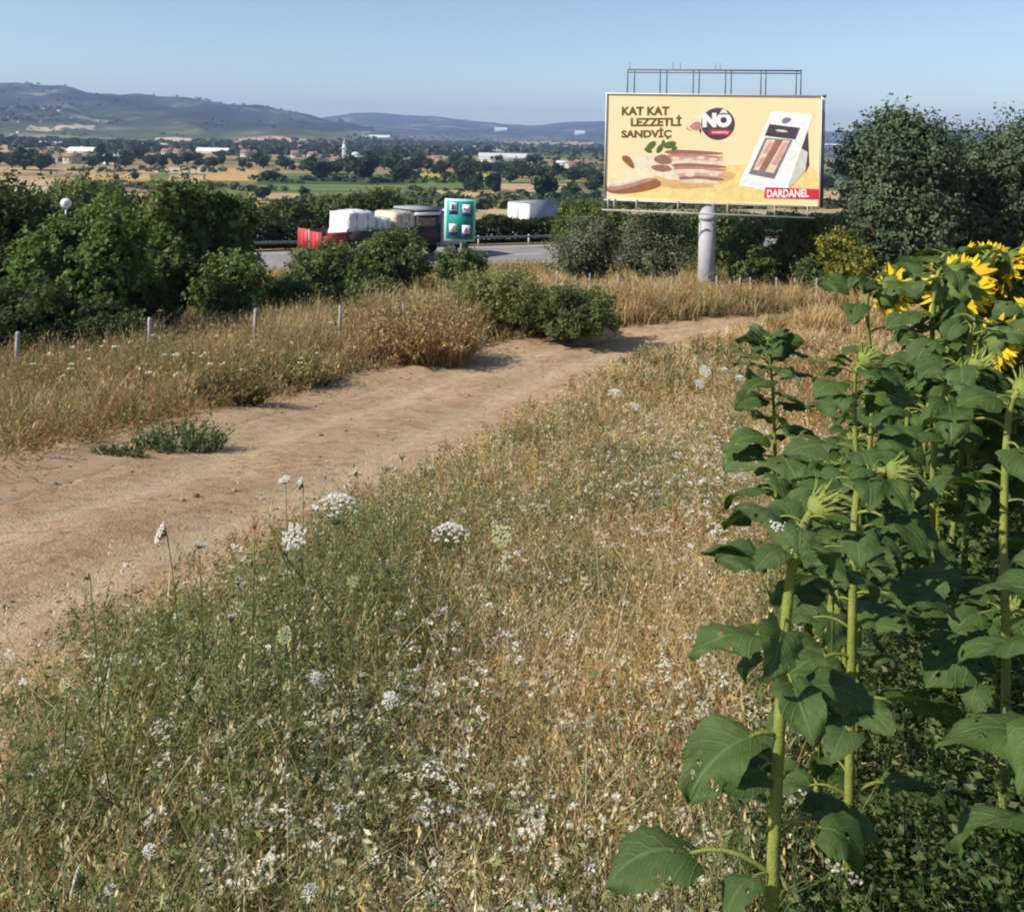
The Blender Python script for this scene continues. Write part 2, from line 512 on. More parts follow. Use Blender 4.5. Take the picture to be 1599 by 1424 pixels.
# the highway is its own sheet: lower the ground under it
s_ = hw_s(X, Y)
Z = Z - np.where((R > 30) & (R < 160), .30*sst(-5.2, -4.4, s_)*sst(19.4, 18.6, s_), 0)
g = Geo()
V = np.stack([X, Y, Z], -1).reshape(-1, 3)
V = np.concatenate([V, [[0, 0, gz(0, 0)]]])
i, j = np.meshgrid(np.arange(nr-1), np.arange(na-1), indexing='ij')
q = np.stack([i*na+j, i*na+j+1, (i+1)*na+j+1, (i+1)*na+j], -1).reshape(-1, 4)
t = [(len(V)-1, b+1, b) for b in range(na-1)]
outd = np.maximum(np.maximum(X-near_e, far_e-X), 0)
mk = np.where(inr, np.exp(-(outd/1.3)**2), 0).reshape(-1)
mk = np.concatenate([mk, [0]])
g.add(V, q[:, ::-1], t, col=np.repeat(mk[:, None], 3, 1))
ground = g.obj('ground', M['ground'], smooth=True)
tag(ground, 'brown soil, valley fields and wooded hills', kind='structure')

# dirt track: an uneven sheet between its two edges
nv, nu = 360, 40
yy = np.linspace(-2.9, 32.9, nv)
uu = np.linspace(-.10, 1.10, nu)
g = Geo()
xn, xf = road_n(yy), road_f(yy)
xx = xf[:, None] + (xn-xf)[:, None]*uu[None, :]
ya = np.broadcast_to(yy[:, None], xx.shape)
U = np.broadcast_to(uu[None, :], xx.shape)
rut = -.032*np.exp(-((U-.26)/.09)**2) - .032*np.exp(-((U-.74)/.09)**2) + .02*np.exp(-((U-.5)/.12)**2)
edge = sst(-.10, .03, U)*sst(1.10, .97, U)
zz = zg(xx, ya) + rut + .02*(fbm(xx*1.6, ya*1.6, 21)-.5) + .034*(fbm(xx*6, ya*6, 22, 4)-.5) - .22*(1-edge) - .02
i, j = np.meshgrid(np.arange(nv-1), np.arange(nu-1), indexing='ij')
q = np.stack([i*nu+j, i*nu+j+1, (i+1)*nu+j+1, (i+1)*nu+j], -1).reshape(-1, 4)
g.add(np.stack([xx, ya, zz], -1), q, uvs=np.stack([U, ya*.1], -1).reshape(-1, 2))
tag(g.obj('dirt_track', M['track'], smooth=True), 'bare brown dirt track with two packed wheel lines', kind='structure')
def ztrack(x, y):
    u = (x-road_f(y))/(road_n(y)-road_f(y))
    return gz(x, y) - .02 - .045*math.exp(-((u-.26)/.09)**2) - .045*math.exp(-((u-.74)/.09)**2) + .02*math.exp(-((u-.5)/.12)**2)

# highway: two carriageways
HD = np.array((.919, .394))
def hw(l, s, z=0.0):
    """l metres along the highway from the middle, s metres across it"""
    return Vector((HD[0]*l + HN[0]*s, 62 + HD[1]*l + HN[1]*s, CZ-7.9+z))
def strip(name, s0, s1, l0, l1, z, m, n=40, lab=None):
    g = Geo(); V = []; Q = []
    for a in range(n+1):
        l = l0+(l1-l0)*a/n
        V += [hw(l, s0, z)[:], hw(l, s1, z)[:]]
        if a: b = 2*a; Q.append((b-2, b-1, b+1, b))
    Q = [x[::-1] for x in Q]
    g.add(V, Q)
    return g, m
g, m_ = strip('highway', -4.6, 5.4, -95, 95, .03, M['asphalt'])
g2, _ = strip('highway', 9.2, 18.8, -95, 95, .03, M['asphalt'])
g.merge(g2)
tag(g.obj('highway', M['asphalt']), 'pale grey highway beyond the fence', kind='structure')
g = Geo()
for s0 in (-3.7, 4.5, 10.0, 18.0):
    h, _ = strip('', s0, s0+.18, -95, 95, .036, None); g.merge(h)
for s0 in (.3, 13.9):
    for a in range(-15, 16):
        h, _ = strip('', s0, s0+.15, a*6, a*6+2.6, .036, None, 1); g.merge(h)
tag(g.obj('road_markings', M['linepaint']), 'white lane lines on the highway', kind='structure')

# field parcels out on the plain, draped on the ground
FM = {
 'tan': fieldmat('stubble_tan', (.44, .31, .17), (.33, .22, .12)),
 'gold': fieldmat('stubble_gold', (.46, .30, .12), (.36, .23, .10)),
 'brown': fieldmat('ploughed_brown', (.25, .17, .10), (.18, .12, .07)),
 'green': fieldmat('crop_green', (.12, .17, .055), (.085, .125, .04)),
 'dark': fieldmat('crop_dark_green', (.06, .10, .035), (.04, .07, .025)),
 'pale': fieldmat('pale_stubble', (.50, .40, .27), (.40, .31, .20)),
 'yellow': fieldmat('sunflower_yellow', (.42, .34, .05), (.20, .22, .05)),
}
FIELDS = [
 (-60, 262, 240, 270, 'tan'), (-60, 271.5, 150, 275, 'brown'), (-60, 277, 120, 290, 'tan'), (125, 272, 235, 283, 'gold'),
 (-60, 292, 150, 306, 'pale'), (160, 286, 262, 300, 'brown'), (240, 262, 330, 271, 'pale'), (320, 264, 405, 283, 'gold'),
 (262, 274, 318, 286, 'tan'), (150, 303, 300, 318, 'tan'),
 (415, 271, 660, 276.5, 'green'), (400, 279, 660, 288, 'dark'), (400, 290, 560, 299, 'green'), (385, 303, 480, 314, 'tan'), (385, 316, 500, 334, 'gold'),
 (632, 268, 770, 282, 'yellow'), (630, 284, 800, 296, 'green'), (660, 298, 780, 310, 'tan'), (640, 313, 745, 330, 'brown'),
 (760, 304, 850, 338, 'tan'), (775, 288, 900, 301, 'tan'), (855, 304, 960, 314, 'green'), (850, 317, 980, 330, 'yellow'),
 (830, 268, 905, 280, 'green'), (905, 270, 990, 282, 'yellow'),
 (420, 224, 545, 234, 'pale'), (560, 226, 700, 238, 'tan'), (700, 228, 800, 236, 'pale'), (780, 222, 930, 229, 'tan'), (280, 226, 345, 233, 'pale'),
 (40, 196, 150, 204, 'pale'), (-40, 224, 60, 238, 'tan'), (85, 229, 180, 237, 'pale'), (365, 217, 480, 230, 'tan'), (240, 216, 300, 222, 'pale'),
 (1285, 300, 1330, 316, 'tan'),
]
for kf, (x0, y0, x1, y1, kind) in enumerate(FIELDS):
    sk = (x1-x0)*.06
    cor = [G(x0, y1), G(x1, y1+1.0), G(x1-sk*.3, y0+.6), G(x0+sk, y0)]
    if any(c is None for c in cor): continue
    n = 9
    a, b = np.meshgrid(np.linspace(0, 1, n), np.linspace(0, 1, n), indexing='ij')
    c4 = [np.array(c[:2]) for c in cor]
    XY = ((1-a)*(1-b))[..., None]*c4[0] + ((1-a)*b)[..., None]*c4[1] + (a*b)[..., None]*c4[2] + (a*(1-b))[..., None]*c4[3]
    zz = zg(XY[..., 0], XY[..., 1]) + .07 + .008*kf
    i, j = np.meshgrid(np.arange(n-1), np.arange(n-1), indexing='ij')
    q = np.stack([i*n+j, i*n+j+1, (i+1)*n+j+1, (i+1)*n+j], -1).reshape(-1, 4)
    g = Geo(); g.add(np.concatenate([XY, zz[..., None]], -1), q[:, ::-1])
    tag(g.obj('field', FM[kind], smooth=True), {'tan': 'tan stubble field', 'gold': 'golden stubble field', 'brown': 'ploughed brown field', 'green': 'green crop field', 'dark': 'dark green crop field', 'pale': 'pale dry field', 'yellow': 'yellow flowering field'}[kind] + ' on the valley plain', kind='structure')
# ------------------------------------------------------------------ leaves, blades
def unit(a): return a/np.maximum(np.linalg.norm(a, axis=-1, keepdims=True), 1e-9)

def rhombs(g, c, d, n, L, Wd, col, mi=0, fold=0.0):
    """N small leaf faces: centre c, direction d, normal n, length L, width Wd"""
    c = np.asarray(c); d = unit(np.asarray(d)); s = unit(np.cross(d, n)); L = np.asarray(L)[..., None]; Wd = np.asarray(Wd)[..., None]
    N_ = len(c)
    V = np.stack([c-d*L*.5, c+s*Wd*.5-d*L*.08, c+d*L*.5, c-s*Wd*.5-d*L*.08], 1).reshape(-1, 3)
    q = np.arange(N_*4).reshape(-1, 4)
    g.add(V, q, col=np.repeat(np.broadcast_to(col, (N_, 3)), 4, axis=0), mi=mi)

def blades(g, base, h, azi, lean, w, col, tipcol=None, mi=0):
    """N tapering bent blades"""
    base = np.asarray(base, dtype=np.float64); N_ = len(base)
    h = np.broadcast_to(h, N_); lean = np.broadcast_to(lean, N_); w = np.broadcast_to(w, N_)
    d = np.stack([np.cos(azi), np.sin(azi), np.zeros(N_)], -1); s = np.stack([-np.sin(azi), np.cos(azi), np.zeros(N_)], -1)
    # turn the flat side at random
    tw = np.random.rand(N_)*PI
    s = s*np.cos(tw)[:, None] + d*np.sin(tw)[:, None]
    P_ = []
    for t, wf in ((0, .9), (.4, 1.0), (.75, .7), (1.0, 0)):
        hh = h*(t - .28*lean*t*t); off = h*lean*t**1.8
        c = base + d*off[:, None]; c[:, 2] += hh
        if wf: P_ += [c - s*(w*wf*.5)[:, None], c + s*(w*wf*.5)[:, None]]
        else: P_ += [c]
    V = np.stack(P_, 1).reshape(-1, 3)
    o = np.arange(N_)[:, None]*7
    q = np.concatenate([o+np.array([[0, 1, 3, 2]]), o+np.array([[2, 3, 5, 4]])])
    t = o+np.array([[4, 5, 6]])
    col = np.broadcast_to(col, (N_, 3)); tipcol = col if tipcol is None else np.broadcast_to(tipcol, (N_, 3))
    f = np.array([0, 0, .4, .4, .8, .8, 1.])[None, :, None]
    C = col[:, None, :]*(1-f) + tipcol[:, None, :]*f
    g.add(V, q, t, col=C.reshape(-1, 3), mi=mi)
    # tops of the blades
    return V.reshape(N_, 7, 3)[:, 6]

def rdir(N_, rs):
    return unit(rs.normal(size=(N_, 3)))

def crown_geo(seed, rx, ry, rz, zc, nlobe, nleaf, ls, cols, zmin=.02, lobe=(.20, .42), fill=.3, up=.35, spray=.42, low=-.45, slim=0.0):
    """leaf cloud: uneven lobes over an ellipsoid, leaf faces on and in them, leafy twigs sticking out"""
    rs = np.random.RandomState(seed)
    g = Geo()
    rm = min(rx, ry, rz)
    ax = np.array([rx, ry, rz])
    d = rdir(nlobe, rs); d[:, 2] = np.where(d[:, 2] < low, -d[:, 2], d[:, 2])
    rr = .40+.46*rs.rand(nlobe)**.7
    lr = rm*(lobe[0] + (lobe[1]-lobe[0])*rs.rand(nlobe)**1.3)
    lc = d*rr[:, None]*ax + np.array([0, 0, zc])
    if slim: lc[:, :2] *= (1-slim*np.clip((lc[:, 2]-zc)/rz, -.2, 1))[:, None]
    st = rs.uniform(.8, 1.25, (nlobe, 3)); st[:, 2] *= .9
    tint = rs.rand(nlobe)
    w = lr**2; w /= w.sum()
    cols = np.asarray(cols, dtype=np.float64)
    def colour(k, n):
        f = np.clip(.5*tint[k] + .5*rs.rand(n) + .12*rs.normal(size=n), 0, .999)
        ix = f*(len(cols)-1); i0 = ix.astype(int); fr_ = (ix-i0)[:, None]
        return cols[i0]*(1-fr_) + cols[i0+1]*fr_
    n1 = int(nleaf*(1-spray))
    k = rs.choice(nlobe, n1, p=w)
    dd = rdir(n1, rs)
    rad = 1-.5*rs.rand(n1)**1.7
    c = lc[k] + dd*(lr[k]*rad)[:, None]*st[k]
    # leafy twigs
    n2 = nleaf-n1; per = 11; nt = max(1, n2//per)
    kt = rs.choice(nlobe, nt, p=w); td = rdir(nt, rs)
    td = unit(td + .45*unit(lc[kt]-np.array([0, 0, zc*.6])) + np.array([0, 0, .18]))
    tl = rm*(.16+.30*rs.rand(nt)**1.5)
    p0 = lc[kt] + td*(lr[kt]*.82)[:, None]*st[kt]
    f = np.tile((np.arange(per)+.5)/per, (nt, 1))
    c2 = p0[:, None, :] + td[:, None, :]*(tl[:, None]*f)[..., None] + rs.normal(size=(nt, per, 3))*ls*.38
    c2 = c2.reshape(-1, 3); k2 = np.repeat(kt, per); dd2 = np.repeat(td, per, 0)
    c = np.concatenate([c, c2]); k = np.concatenate([k, k2]); dd = np.concatenate([dd, dd2]); nn = len(c)
    out = unit(c - np.array([0, 0, zc]))
    n = unit(dd*.5 + out*.3 + rdir(nn, rs)*.85 + np.array([0, 0, up]))
    ld = np.cross(n, rdir(nn, rs)) + np.array([0, 0, -.25])
    cc = colour(k, nn)
    L = ls*(.55+.8*rs.rand(nn))
    ok = c[:, 2] > zmin
    rhombs(g, c[ok], ld[ok], n[ok], L[ok], L[ok]*(.42+.28*rs.rand(ok.sum())), cc[ok])
    nf = int(nleaf*fill)
    if nf:
        c = rdir(nf, rs)*(rs.rand(nf)**.4)[:, None]*ax*.68 + np.array([0, 0, zc])
        ok = c[:, 2] > zmin
        c = c[ok]; nn = len(c)
        rhombs(g, c, rdir(nn, rs), rdir(nn, rs), np.full(nn, ls*2.0), np.full(nn, ls*1.5), cols[len(cols)//2])
    return g

def trunk_geo(seed, h, r, reach, nb=6, lean=.1, z0=-.3):
    rs = random.Random(seed)
    g = Geo()
    pts = [Vector((0, 0, z0))]
    for i in range(1, 6):
        pts.append(Vector((rs.uniform(-1, 1)*lean*h*i/5, rs.uniform(-1, 1)*lean*h*i/5, h*i/5)))
    tube(g, pts, [r*(1.25-.85*i/5) for i in range(6)], 8)
    for b in range(nb):
        i = rs.randint(2, 5); p0 = pts[i]
        a = 2*PI*b/nb + rs.uniform(-.4, .4); ln = reach*rs.uniform(.6, 1.0)
        p1 = p0 + Vector((math.cos(a)*ln*.5, math.sin(a)*ln*.5, ln*.35)); p2 = p0 + Vector((math.cos(a)*ln, math.sin(a)*ln, ln*.8))
        tube(g, [p0, p1, p2], [r*.45, r*.3, r*.1], 6)
        for q in range(2):
            a2 = a + rs.uniform(-.9, .9)
            tube(g, [p1, p1 + Vector((math.cos(a2)*ln*.5, math.sin(a2)*ln*.5, ln*rs.uniform(.2, .6)))], [r*.2, r*.06], 5)
    return g

def make_tree(name, label, cat, loc, seed, rx, ry, rz, zc, nlobe, nleaf, ls, cols, th=None, tr=.12, mat='leaf', group=None, rot=0, stem='trunk', foil='crown', **kw):
    t = thing(name, label, cat, loc, rot, group)
    crown_geo(seed, rx, ry, rz, zc, nlobe, nleaf, ls, cols, **kw).obj(foil, M[mat], t)
    trunk_geo(seed+1, th or zc, tr, min(rx, rz)*.75).obj(stem, M['bark'], t, smooth=True)
    return t

def at(px, py_base, d):
    u, v = uv(px, py_base)
    return Vector((u*d, d, gz(u*d, d)))

def px_h(px, py_top, d):
    """height of a thing on the ground at depth d whose top shows at py_top"""
    u, v = uv(px, py_top)
    return CZ + v*d - gz(u*d, d)

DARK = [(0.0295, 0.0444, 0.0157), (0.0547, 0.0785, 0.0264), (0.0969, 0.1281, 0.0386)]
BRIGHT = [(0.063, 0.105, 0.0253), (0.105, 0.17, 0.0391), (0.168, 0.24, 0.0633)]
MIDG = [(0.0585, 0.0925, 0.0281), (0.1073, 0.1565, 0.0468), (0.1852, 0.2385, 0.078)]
BUSHG = [(0.0615, 0.0904, 0.0304), (0.1143, 0.1513, 0.0507), (0.1977, 0.2302, 0.0845)]
OLIVE = [(0.0724, 0.0832, 0.0489), (0.1208, 0.1355, 0.0776), (0.1932, 0.208, 0.1222)]
OAK = [(0.0392, 0.061, 0.0347), (0.0739, 0.1051, 0.0578), (0.1414, 0.1809, 0.1001)]
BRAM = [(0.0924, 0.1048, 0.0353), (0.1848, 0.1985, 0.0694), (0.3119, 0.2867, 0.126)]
YEL = [(.05, .085, .022), (.10, .14, .03), (.20, .21, .04), (.44, .33, .05)]
OLGREEN = [(.06, .085, .02), (.10, .13, .03), (.16, .18, .045)]

def bush(name, label, px0, px1, py_top, d, cols, seed, ls=.13, nleaf=7000, nlobe=16, depth=None, cat='bush', mat='leaf', trunk=False, **kw):
    """a bush or tree that spans px0..px1 and reaches py_top when it stands at depth d"""
    pxc = (px0+px1)/2
    u, _ = uv(pxc, 400)
    x = u*d; z = gz(x, d)
    h = px_h(pxc, py_top, d)
    rx = (px1-px0)/2/F*d
    rz = h*.53
    zc = h - rz*.98
    ry = depth or min(rx*.9, h*1.3)
    return make_tree(name, label, cat, (x, d, z), seed, rx, ry, rz, zc, int(nlobe*1.9), int(nleaf*1.5), ls*.82, cols,
                     th=max(.5, zc), tr=.05+.03*h*.5, mat=mat, stem='trunk' if trunk else 'stem', foil='crown' if trunk else 'foliage', rot=0, **kw)

# ---- left thicket behind the fence
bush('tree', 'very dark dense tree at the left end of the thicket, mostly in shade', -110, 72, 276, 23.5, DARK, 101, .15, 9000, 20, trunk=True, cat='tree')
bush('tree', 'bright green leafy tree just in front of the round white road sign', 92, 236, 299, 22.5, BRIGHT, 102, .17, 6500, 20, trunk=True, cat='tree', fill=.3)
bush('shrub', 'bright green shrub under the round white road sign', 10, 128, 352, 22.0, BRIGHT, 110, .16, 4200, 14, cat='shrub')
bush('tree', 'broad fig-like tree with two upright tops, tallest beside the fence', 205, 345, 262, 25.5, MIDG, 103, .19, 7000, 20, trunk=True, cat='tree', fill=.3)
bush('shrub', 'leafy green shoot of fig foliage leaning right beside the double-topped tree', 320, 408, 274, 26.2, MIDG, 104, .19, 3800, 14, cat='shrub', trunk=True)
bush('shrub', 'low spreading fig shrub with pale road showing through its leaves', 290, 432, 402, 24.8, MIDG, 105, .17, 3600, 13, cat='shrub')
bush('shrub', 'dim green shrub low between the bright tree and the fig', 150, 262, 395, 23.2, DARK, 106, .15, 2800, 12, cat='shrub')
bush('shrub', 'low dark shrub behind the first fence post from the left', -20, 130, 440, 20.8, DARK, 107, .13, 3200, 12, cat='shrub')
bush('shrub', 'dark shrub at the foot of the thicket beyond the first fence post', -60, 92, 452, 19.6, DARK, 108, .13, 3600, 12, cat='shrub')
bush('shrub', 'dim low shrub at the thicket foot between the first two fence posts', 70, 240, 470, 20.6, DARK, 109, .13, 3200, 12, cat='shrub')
# ---- bushes between fence and highway
bush('bush', 'rounded green bush in front of the red tail of the loaded truck', 440, 585, 388, 31, BUSHG, 111, .16, 6500, 18)
bush('bush', 'taller green bush hiding the wheels of the loaded truck', 545, 682, 368, 33.5, BUSHG, 112, .16, 6500, 18)
bush('bush', 'small green bush at the foot of the green services sign', 680, 764, 388, 36, BUSHG, 113, .16, 3600, 12)
bush('bush', 'low dark green bush left of the rounded one, by the pale road edge', 400, 500, 432, 27.5, BUSHG, 114, .14, 3000, 12)
bush('bush', 'low weedy bush behind the fourth fence post', 500, 640, 436, 27.5, BUSHG, 115, .13, 4200, 14)
# bramble heap at the edge of the track
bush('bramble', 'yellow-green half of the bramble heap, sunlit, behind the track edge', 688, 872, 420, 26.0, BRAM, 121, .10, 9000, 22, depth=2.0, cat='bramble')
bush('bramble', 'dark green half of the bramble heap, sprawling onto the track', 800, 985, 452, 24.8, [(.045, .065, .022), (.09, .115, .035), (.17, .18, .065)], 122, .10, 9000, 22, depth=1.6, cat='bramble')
# ---- behind the billboard
bush('bush', 'rounded grey-green bush left of the billboard pole, farther from it', 852, 975, 340, 36.5, OLIVE, 131, .11, 9000, 22, mat='dullleaf', lobe=(.28, .40), spray=.3)
bush('bush', 'rounded grey-green bush touching the billboard pole on its left side', 958, 1092, 332, 36, OLIVE, 132, .11, 10000, 24, mat='dullleaf', lobe=(.28, .40), spray=.3)
bush('tree', 'yellowish green tree under the left half of the billboard', 868, 990, 316, 46, OLGREEN, 133, .22, 5000, 16, cat='tree', trunk=True)
bush('tree', 'dark green tree right behind the billboard pole', 1040, 1180, 318, 47, BUSHG, 134, .22, 5000, 16, cat='tree', trunk=True)
bush('shrub', 'mid green shrub just right of the billboard pole', 1118, 1212, 350, 34.9, MIDG, 135, .16, 5000, 16, cat='shrub')
bush('shrub', 'dark green shrub under the right end of the billboard', 1190, 1300, 338, 35.4, BUSHG, 136, .17, 6000, 18, cat='shrub')
bush('shrub', 'yellow and orange leaved shrub left of the big dark oaks', 1268, 1400, 348, 33.5, YEL, 137, .17, 3600, 14, cat='shrub')
bush('shrub', 'low green shrub below the yellow leaved one', 1225, 1330, 395, 34.6, MIDG, 138, .15, 3000, 12, cat='shrub')
bush('shrub', 'pale dry yellow shrub behind the sunflower heads', 1370, 1450, 405, 31, [(.12, .12, .04), (.22, .19, .07), (.34, .26, .12)], 139, .11, 1800, 9, cat='shrub')
# the two big oaks
def oak(label, px0, px1, top, d, seed, nleaf):
    pxc = (px0+px1)/2; u, _ = uv(pxc, 400); x = u*d; z = gz(x, d)
    h = px_h(pxc, top, d); rx = (px1-px0)/2/F*d
    t = thing('oak_tree', label, 'tree', (x, d, z), 0, 'big dark oaks')
    g = crown_geo(seed, rx*.85, rx*.75, h*.38, h*.56, 46, int(nleaf*1.45), .155, OAK, zmin=.3, lobe=(.22, .42), fill=.35, up=.3)
    g.merge(crown_geo(seed+7, rx*1.02, rx*.85, h*.26, h*.38, 34, int(nleaf*.75), .155, OAK, zmin=.1, lobe=(.24, .46), fill=.35))
    g.obj('crown', M['dullleaf'], t)
    trunk_geo(seed+1, h*.5, .24, h*.3, 9).obj('trunk', M['bark'], t, smooth=True)
oak('large dark oak right of the billboard, the whole rounded crown in view', 1296, 1520, 150, 33.0, 141, 15000)
oak('large dark oak cut off by the edge of the view behind the sunflowers', 1452, 1730, 156, 34.5, 142, 15000)
oak('dark oak filling the gap between the two larger oaks, farther back', 1385, 1640, 196, 36.5, 143, 12000)

# ---- along the highway
def hbush(label, l, s, h, w, cols, seed, nleaf=2500, name='bush', mat='farleaf'):
    p = hw(l, s); p.z = gz(p.x, p.y)
    return make_tree(name, label, 'bush', p, seed, w*.5, w*.45, h*.50, h*.48, 18, nleaf, .26, cols, th=h*.5, tr=.08, mat=mat, group='bushes beyond the highway', stem='stem', foil='foliage')
HEDSHADE = [(0.015, 0.024, 0.0105), (0.027, 0.042, 0.0165), (0.045, 0.063, 0.0255)]  # leaf greens darkened to carry the hedge's shade in their colour
g = Geo()
rs = np.random.RandomState(5)
nh = 60000
l = rs.uniform(-70, 60, nh); s = rs.uniform(6.1, 8.6, nh)
hh = 1.75 + .5*(fbm(l*.5, l*0, 41)-.5)*2
z = rs.rand(nh)**.7*hh
p = np.stack([HD[0]*l+HN[0]*s, 62+HD[1]*l+HN[1]*s, CZ-7.9+.05+z], -1)
rhombs(g, p, rdir(nh, rs), unit(rdir(nh, rs)+np.array([0, 0, .5])), np.full(nh, .3), np.full(nh, .2), np.array(HEDSHADE)[rs.randint(0, 3, nh)])
tag(g.obj('hedge', M['farleaf']), 'long dark clipped hedge between the two carriageways', 'hedge')
for k, (px, top, w, d, lab) in enumerate([
    (455, 312, 5.2, 88, 'dark bush beyond the highway above the red truck tail'), (500, 305, 5.6, 92, 'green bush beyond the highway left of the white load'),
    (548, 311, 5.2, 95, 'bush beyond the highway above the white wrapped load'), (592, 296, 6.4, 93, 'tallest dark tree-like bush beyond the highway behind the truck'),
    (625, 302, 5.2, 97, 'dark round bush beyond the highway behind the truck cab'), (415, 322, 5.0, 84, 'low dark bush beyond the highway left of the truck'),
    (780, 338, 4.4, 84, 'low green bush beyond the highway right of the green sign'), (840, 342, 4.2, 86, 'low dark bush in front of the white trailer'),
    (720, 345, 4.2, 84, 'bush beyond the highway hidden partly by the green sign'), (868, 333, 4.6, 90, 'green bush right of the white trailer'),
    (130, 272, 8.2, 74, 'dark domed tree behind the round white road sign'), (40, 288, 8.5, 72, 'dark tree crown over the left thicket'),
    (190, 300, 5.5, 78, 'dark bush left behind the fig-like tree')]):
    u, _ = uv(px, 350); x = u*d; h = px_h(px, top, d)
    make_tree('bush', lab, 'bush', (x, d, gz(x, d)), 300+k, w*.55, w*.5, h*.52, h*.48, 20, 2600, .30, BUSHG if k % 3 else DARK, th=h*.5, tr=.1, mat='farleaf', group='bushes beyond the highway', stem='stem', foil='foliage')

# ---- valley: individual trees, houses, a mosque tower
VT = []
for k in range(5):
    cols = ([(.03, .05, .026), (.048, .07, .036), (.07, .095, .05)], [(.022, .036, .022), (.036, .052, .032), (.052, .072, .044)])[k % 2]
    g = crown_geo(500+k, (.5, .42, .55, .36, .6)[k], (.5, .42, .5, .36, .55)[k], (.46, .48, .40, .48, .38)[k], .54, 14, 420, .17, cols, zmin=.06, fill=.6)
    tr_ = Geo(); tube(tr_, [(0, 0, -.1), (0, 0, .85)], [.05, .02], 6, col=(.06, .045, .03)); g.merge(tr_)
    VT.append(g.mesh('tree', M['farleaf']))
rs = random.Random(31)
def vtree(px, py, hpx, label, wf=1.0, kind=None):
    """valley tree with its foot at pixel (px, py), hpx photo pixels tall"""
    p = G(px, py)
    if p is None or p.y < 95: return
    h = hpx/F*p.y
    o = link('tree', VT[rs.randrange(5) if kind is None else kind])
    o.location = p; o.scale = (h*wf*rs.uniform(.9, 1.2), h*wf*rs.uniform(.9, 1.2), h); o.rotation_euler = (0, 0, rs.uniform(0, 6.28))
    tag(o, label, 'tree', 'trees on the valley plain')
for px, py, hp, lab, wf in [
    (38, 266, 34, 'big dark spreading tree at the left of the tan fields', 1.5), (64, 268, 26, 'dark tree beside the big spreading one over the tan fields', 1.2),
    (18, 262, 20, 'smaller dark tree left of the big spreading one', 1.2), (181, 283, 10, 'small lone round tree on the tan field, the left one of two', 1.2), (211, 282, 13, 'small lone tree on the tan field, the right one of two', 1.1),
    (158, 256, 32, 'tall narrow dark tree over the farm buildings', .7), (410, 313, 24, 'round dark lone tree beside the golden field', 1.1), (421, 284, 20, 'dark clump tree at the edge of the green crop', 1.4),
    (475, 311, 19, 'lone dark tree on the green field', 1.1), (502, 284, 32, 'large dark tree at the left end of the green crop', 1.3), (568, 286, 42, 'large dark tree in front of the minaret village', 1.1),
    (548, 268, 26, 'dark tree right beside the white minaret', 1.2), (612, 272, 34, 'tall loose tree right of the minaret village', 1.0), (628, 286, 28, 'dark tree at the right end of the dark green crop', 1.1),
    (657, 268, 26, 'round dark tree with a pointed top near small houses', 1.1), (648, 284, 17, 'tree left of the yellow field', 1.1), (698, 284, 18, 'tree at the corner of the yellow field', 1.1),
    (726, 292, 32, 'large dark tree behind the green sign', 1.1), (745, 296, 26, 'dark tree right of the green sign', 1.1), (770, 300, 30, 'broad green tree over the tan field', 1.2), (796, 286, 22, 'green tree in the middle of the plain', 1.2),
    (848, 314, 44, 'tall dark tree above the white trailer', .9), (862, 306, 30, 'dark tree left of the billboard', 1.0), (893, 308, 22, 'small dark tree below the tan field near the billboard', 1.1), (925, 300, 20, 'green tree beside the left edge of the billboard', 1.3),
    (830, 262, 20, 'dark round tree far out on the plain', 1.3), (1292, 300, 26, 'tree showing between the billboard and the oaks', 1.2)]:
    vtree(px, py, hp, lab, wf)
# tree lines
cnt = 0
for a, b, ya, yb, nn, hl, lab in [
    (-20, 260, 256, 260, 24, (11, 22), 'dark tree in the farm tree line at the foot of the left hill'),
    (200, 420, 252, 262, 22, (10, 20), 'dark tree in the tree line over the golden fields'),
    (400, 545, 262, 272, 16, (12, 24), 'dark tree in front of the minaret village'),
    (545, 700, 256, 272, 18, (12, 22), 'dark tree among the village houses right of the minaret'),
    (700, 945, 262, 290, 34, (12, 24), 'dark tree scattered on the middle of the plain'),
    (400, 945, 240, 252, 34, (5, 10), 'small far tree in the pale fields under the hills'),
    (-20, 400, 225, 245, 34, (5, 11), 'small far tree on the lower slope of the left hill'),
    (700, 945, 296, 318, 12, (10, 20), 'bushy tree between the fields beyond the trailer'),
    (1286, 1345, 255, 300, 7, (9, 18), 'tree seen between billboard and oaks')]:
    for q in range(nn):
        f = rs.random()
        vtree(a+(b-a)*f, ya+(yb-ya)*f + rs.uniform(-5, 5), rs.uniform(*hl), lab, rs.uniform(.9, 1.5))

# far woodland as one mass
g = Geo()
rs2 = np.random.RandomState(77)
nw = 5200
pxs = rs2.uniform(-60, 1640, nw); ds = 800*(6200/800)**rs2.rand(nw)
u = (pxs-CX)/F
xs, ys = u*ds, ds
keep = fbm(xs*.004, ys*.002, 61, 4) > .47
xs, ys = xs[keep], ys[keep]; zs = zg(xs, ys)
nt_ = len(xs)
hs = rs2.uniform(4, 10, nt_)
per = 9
cc = np.repeat(np.stack([xs, ys, zs], -1), per, 0); hr = np.repeat(hs, per)
dd = rdir(nt_*per, rs2); dd[:, 2] = np.abs(dd[:, 2])
c = cc + dd*hr[:, None]*np.array([.75, .75, .55]) + np.array([0, 0, .15])*hr[:, None]
rhombs(g, c, np.cross(dd, rdir(nt_*per, rs2)), unit(dd+.4*rdir(nt_*per, rs2)), hr*.95, hr*.75, np.array([(.03, .044, .028), (.044, .06, .036), (.06, .076, .046)])[rs2.randint(0, 3, nt_*per)])
tag(g.obj('far_woodland', M['farleaf']), 'dark trees and groves dotted over the far plain and hills', kind='stuff')

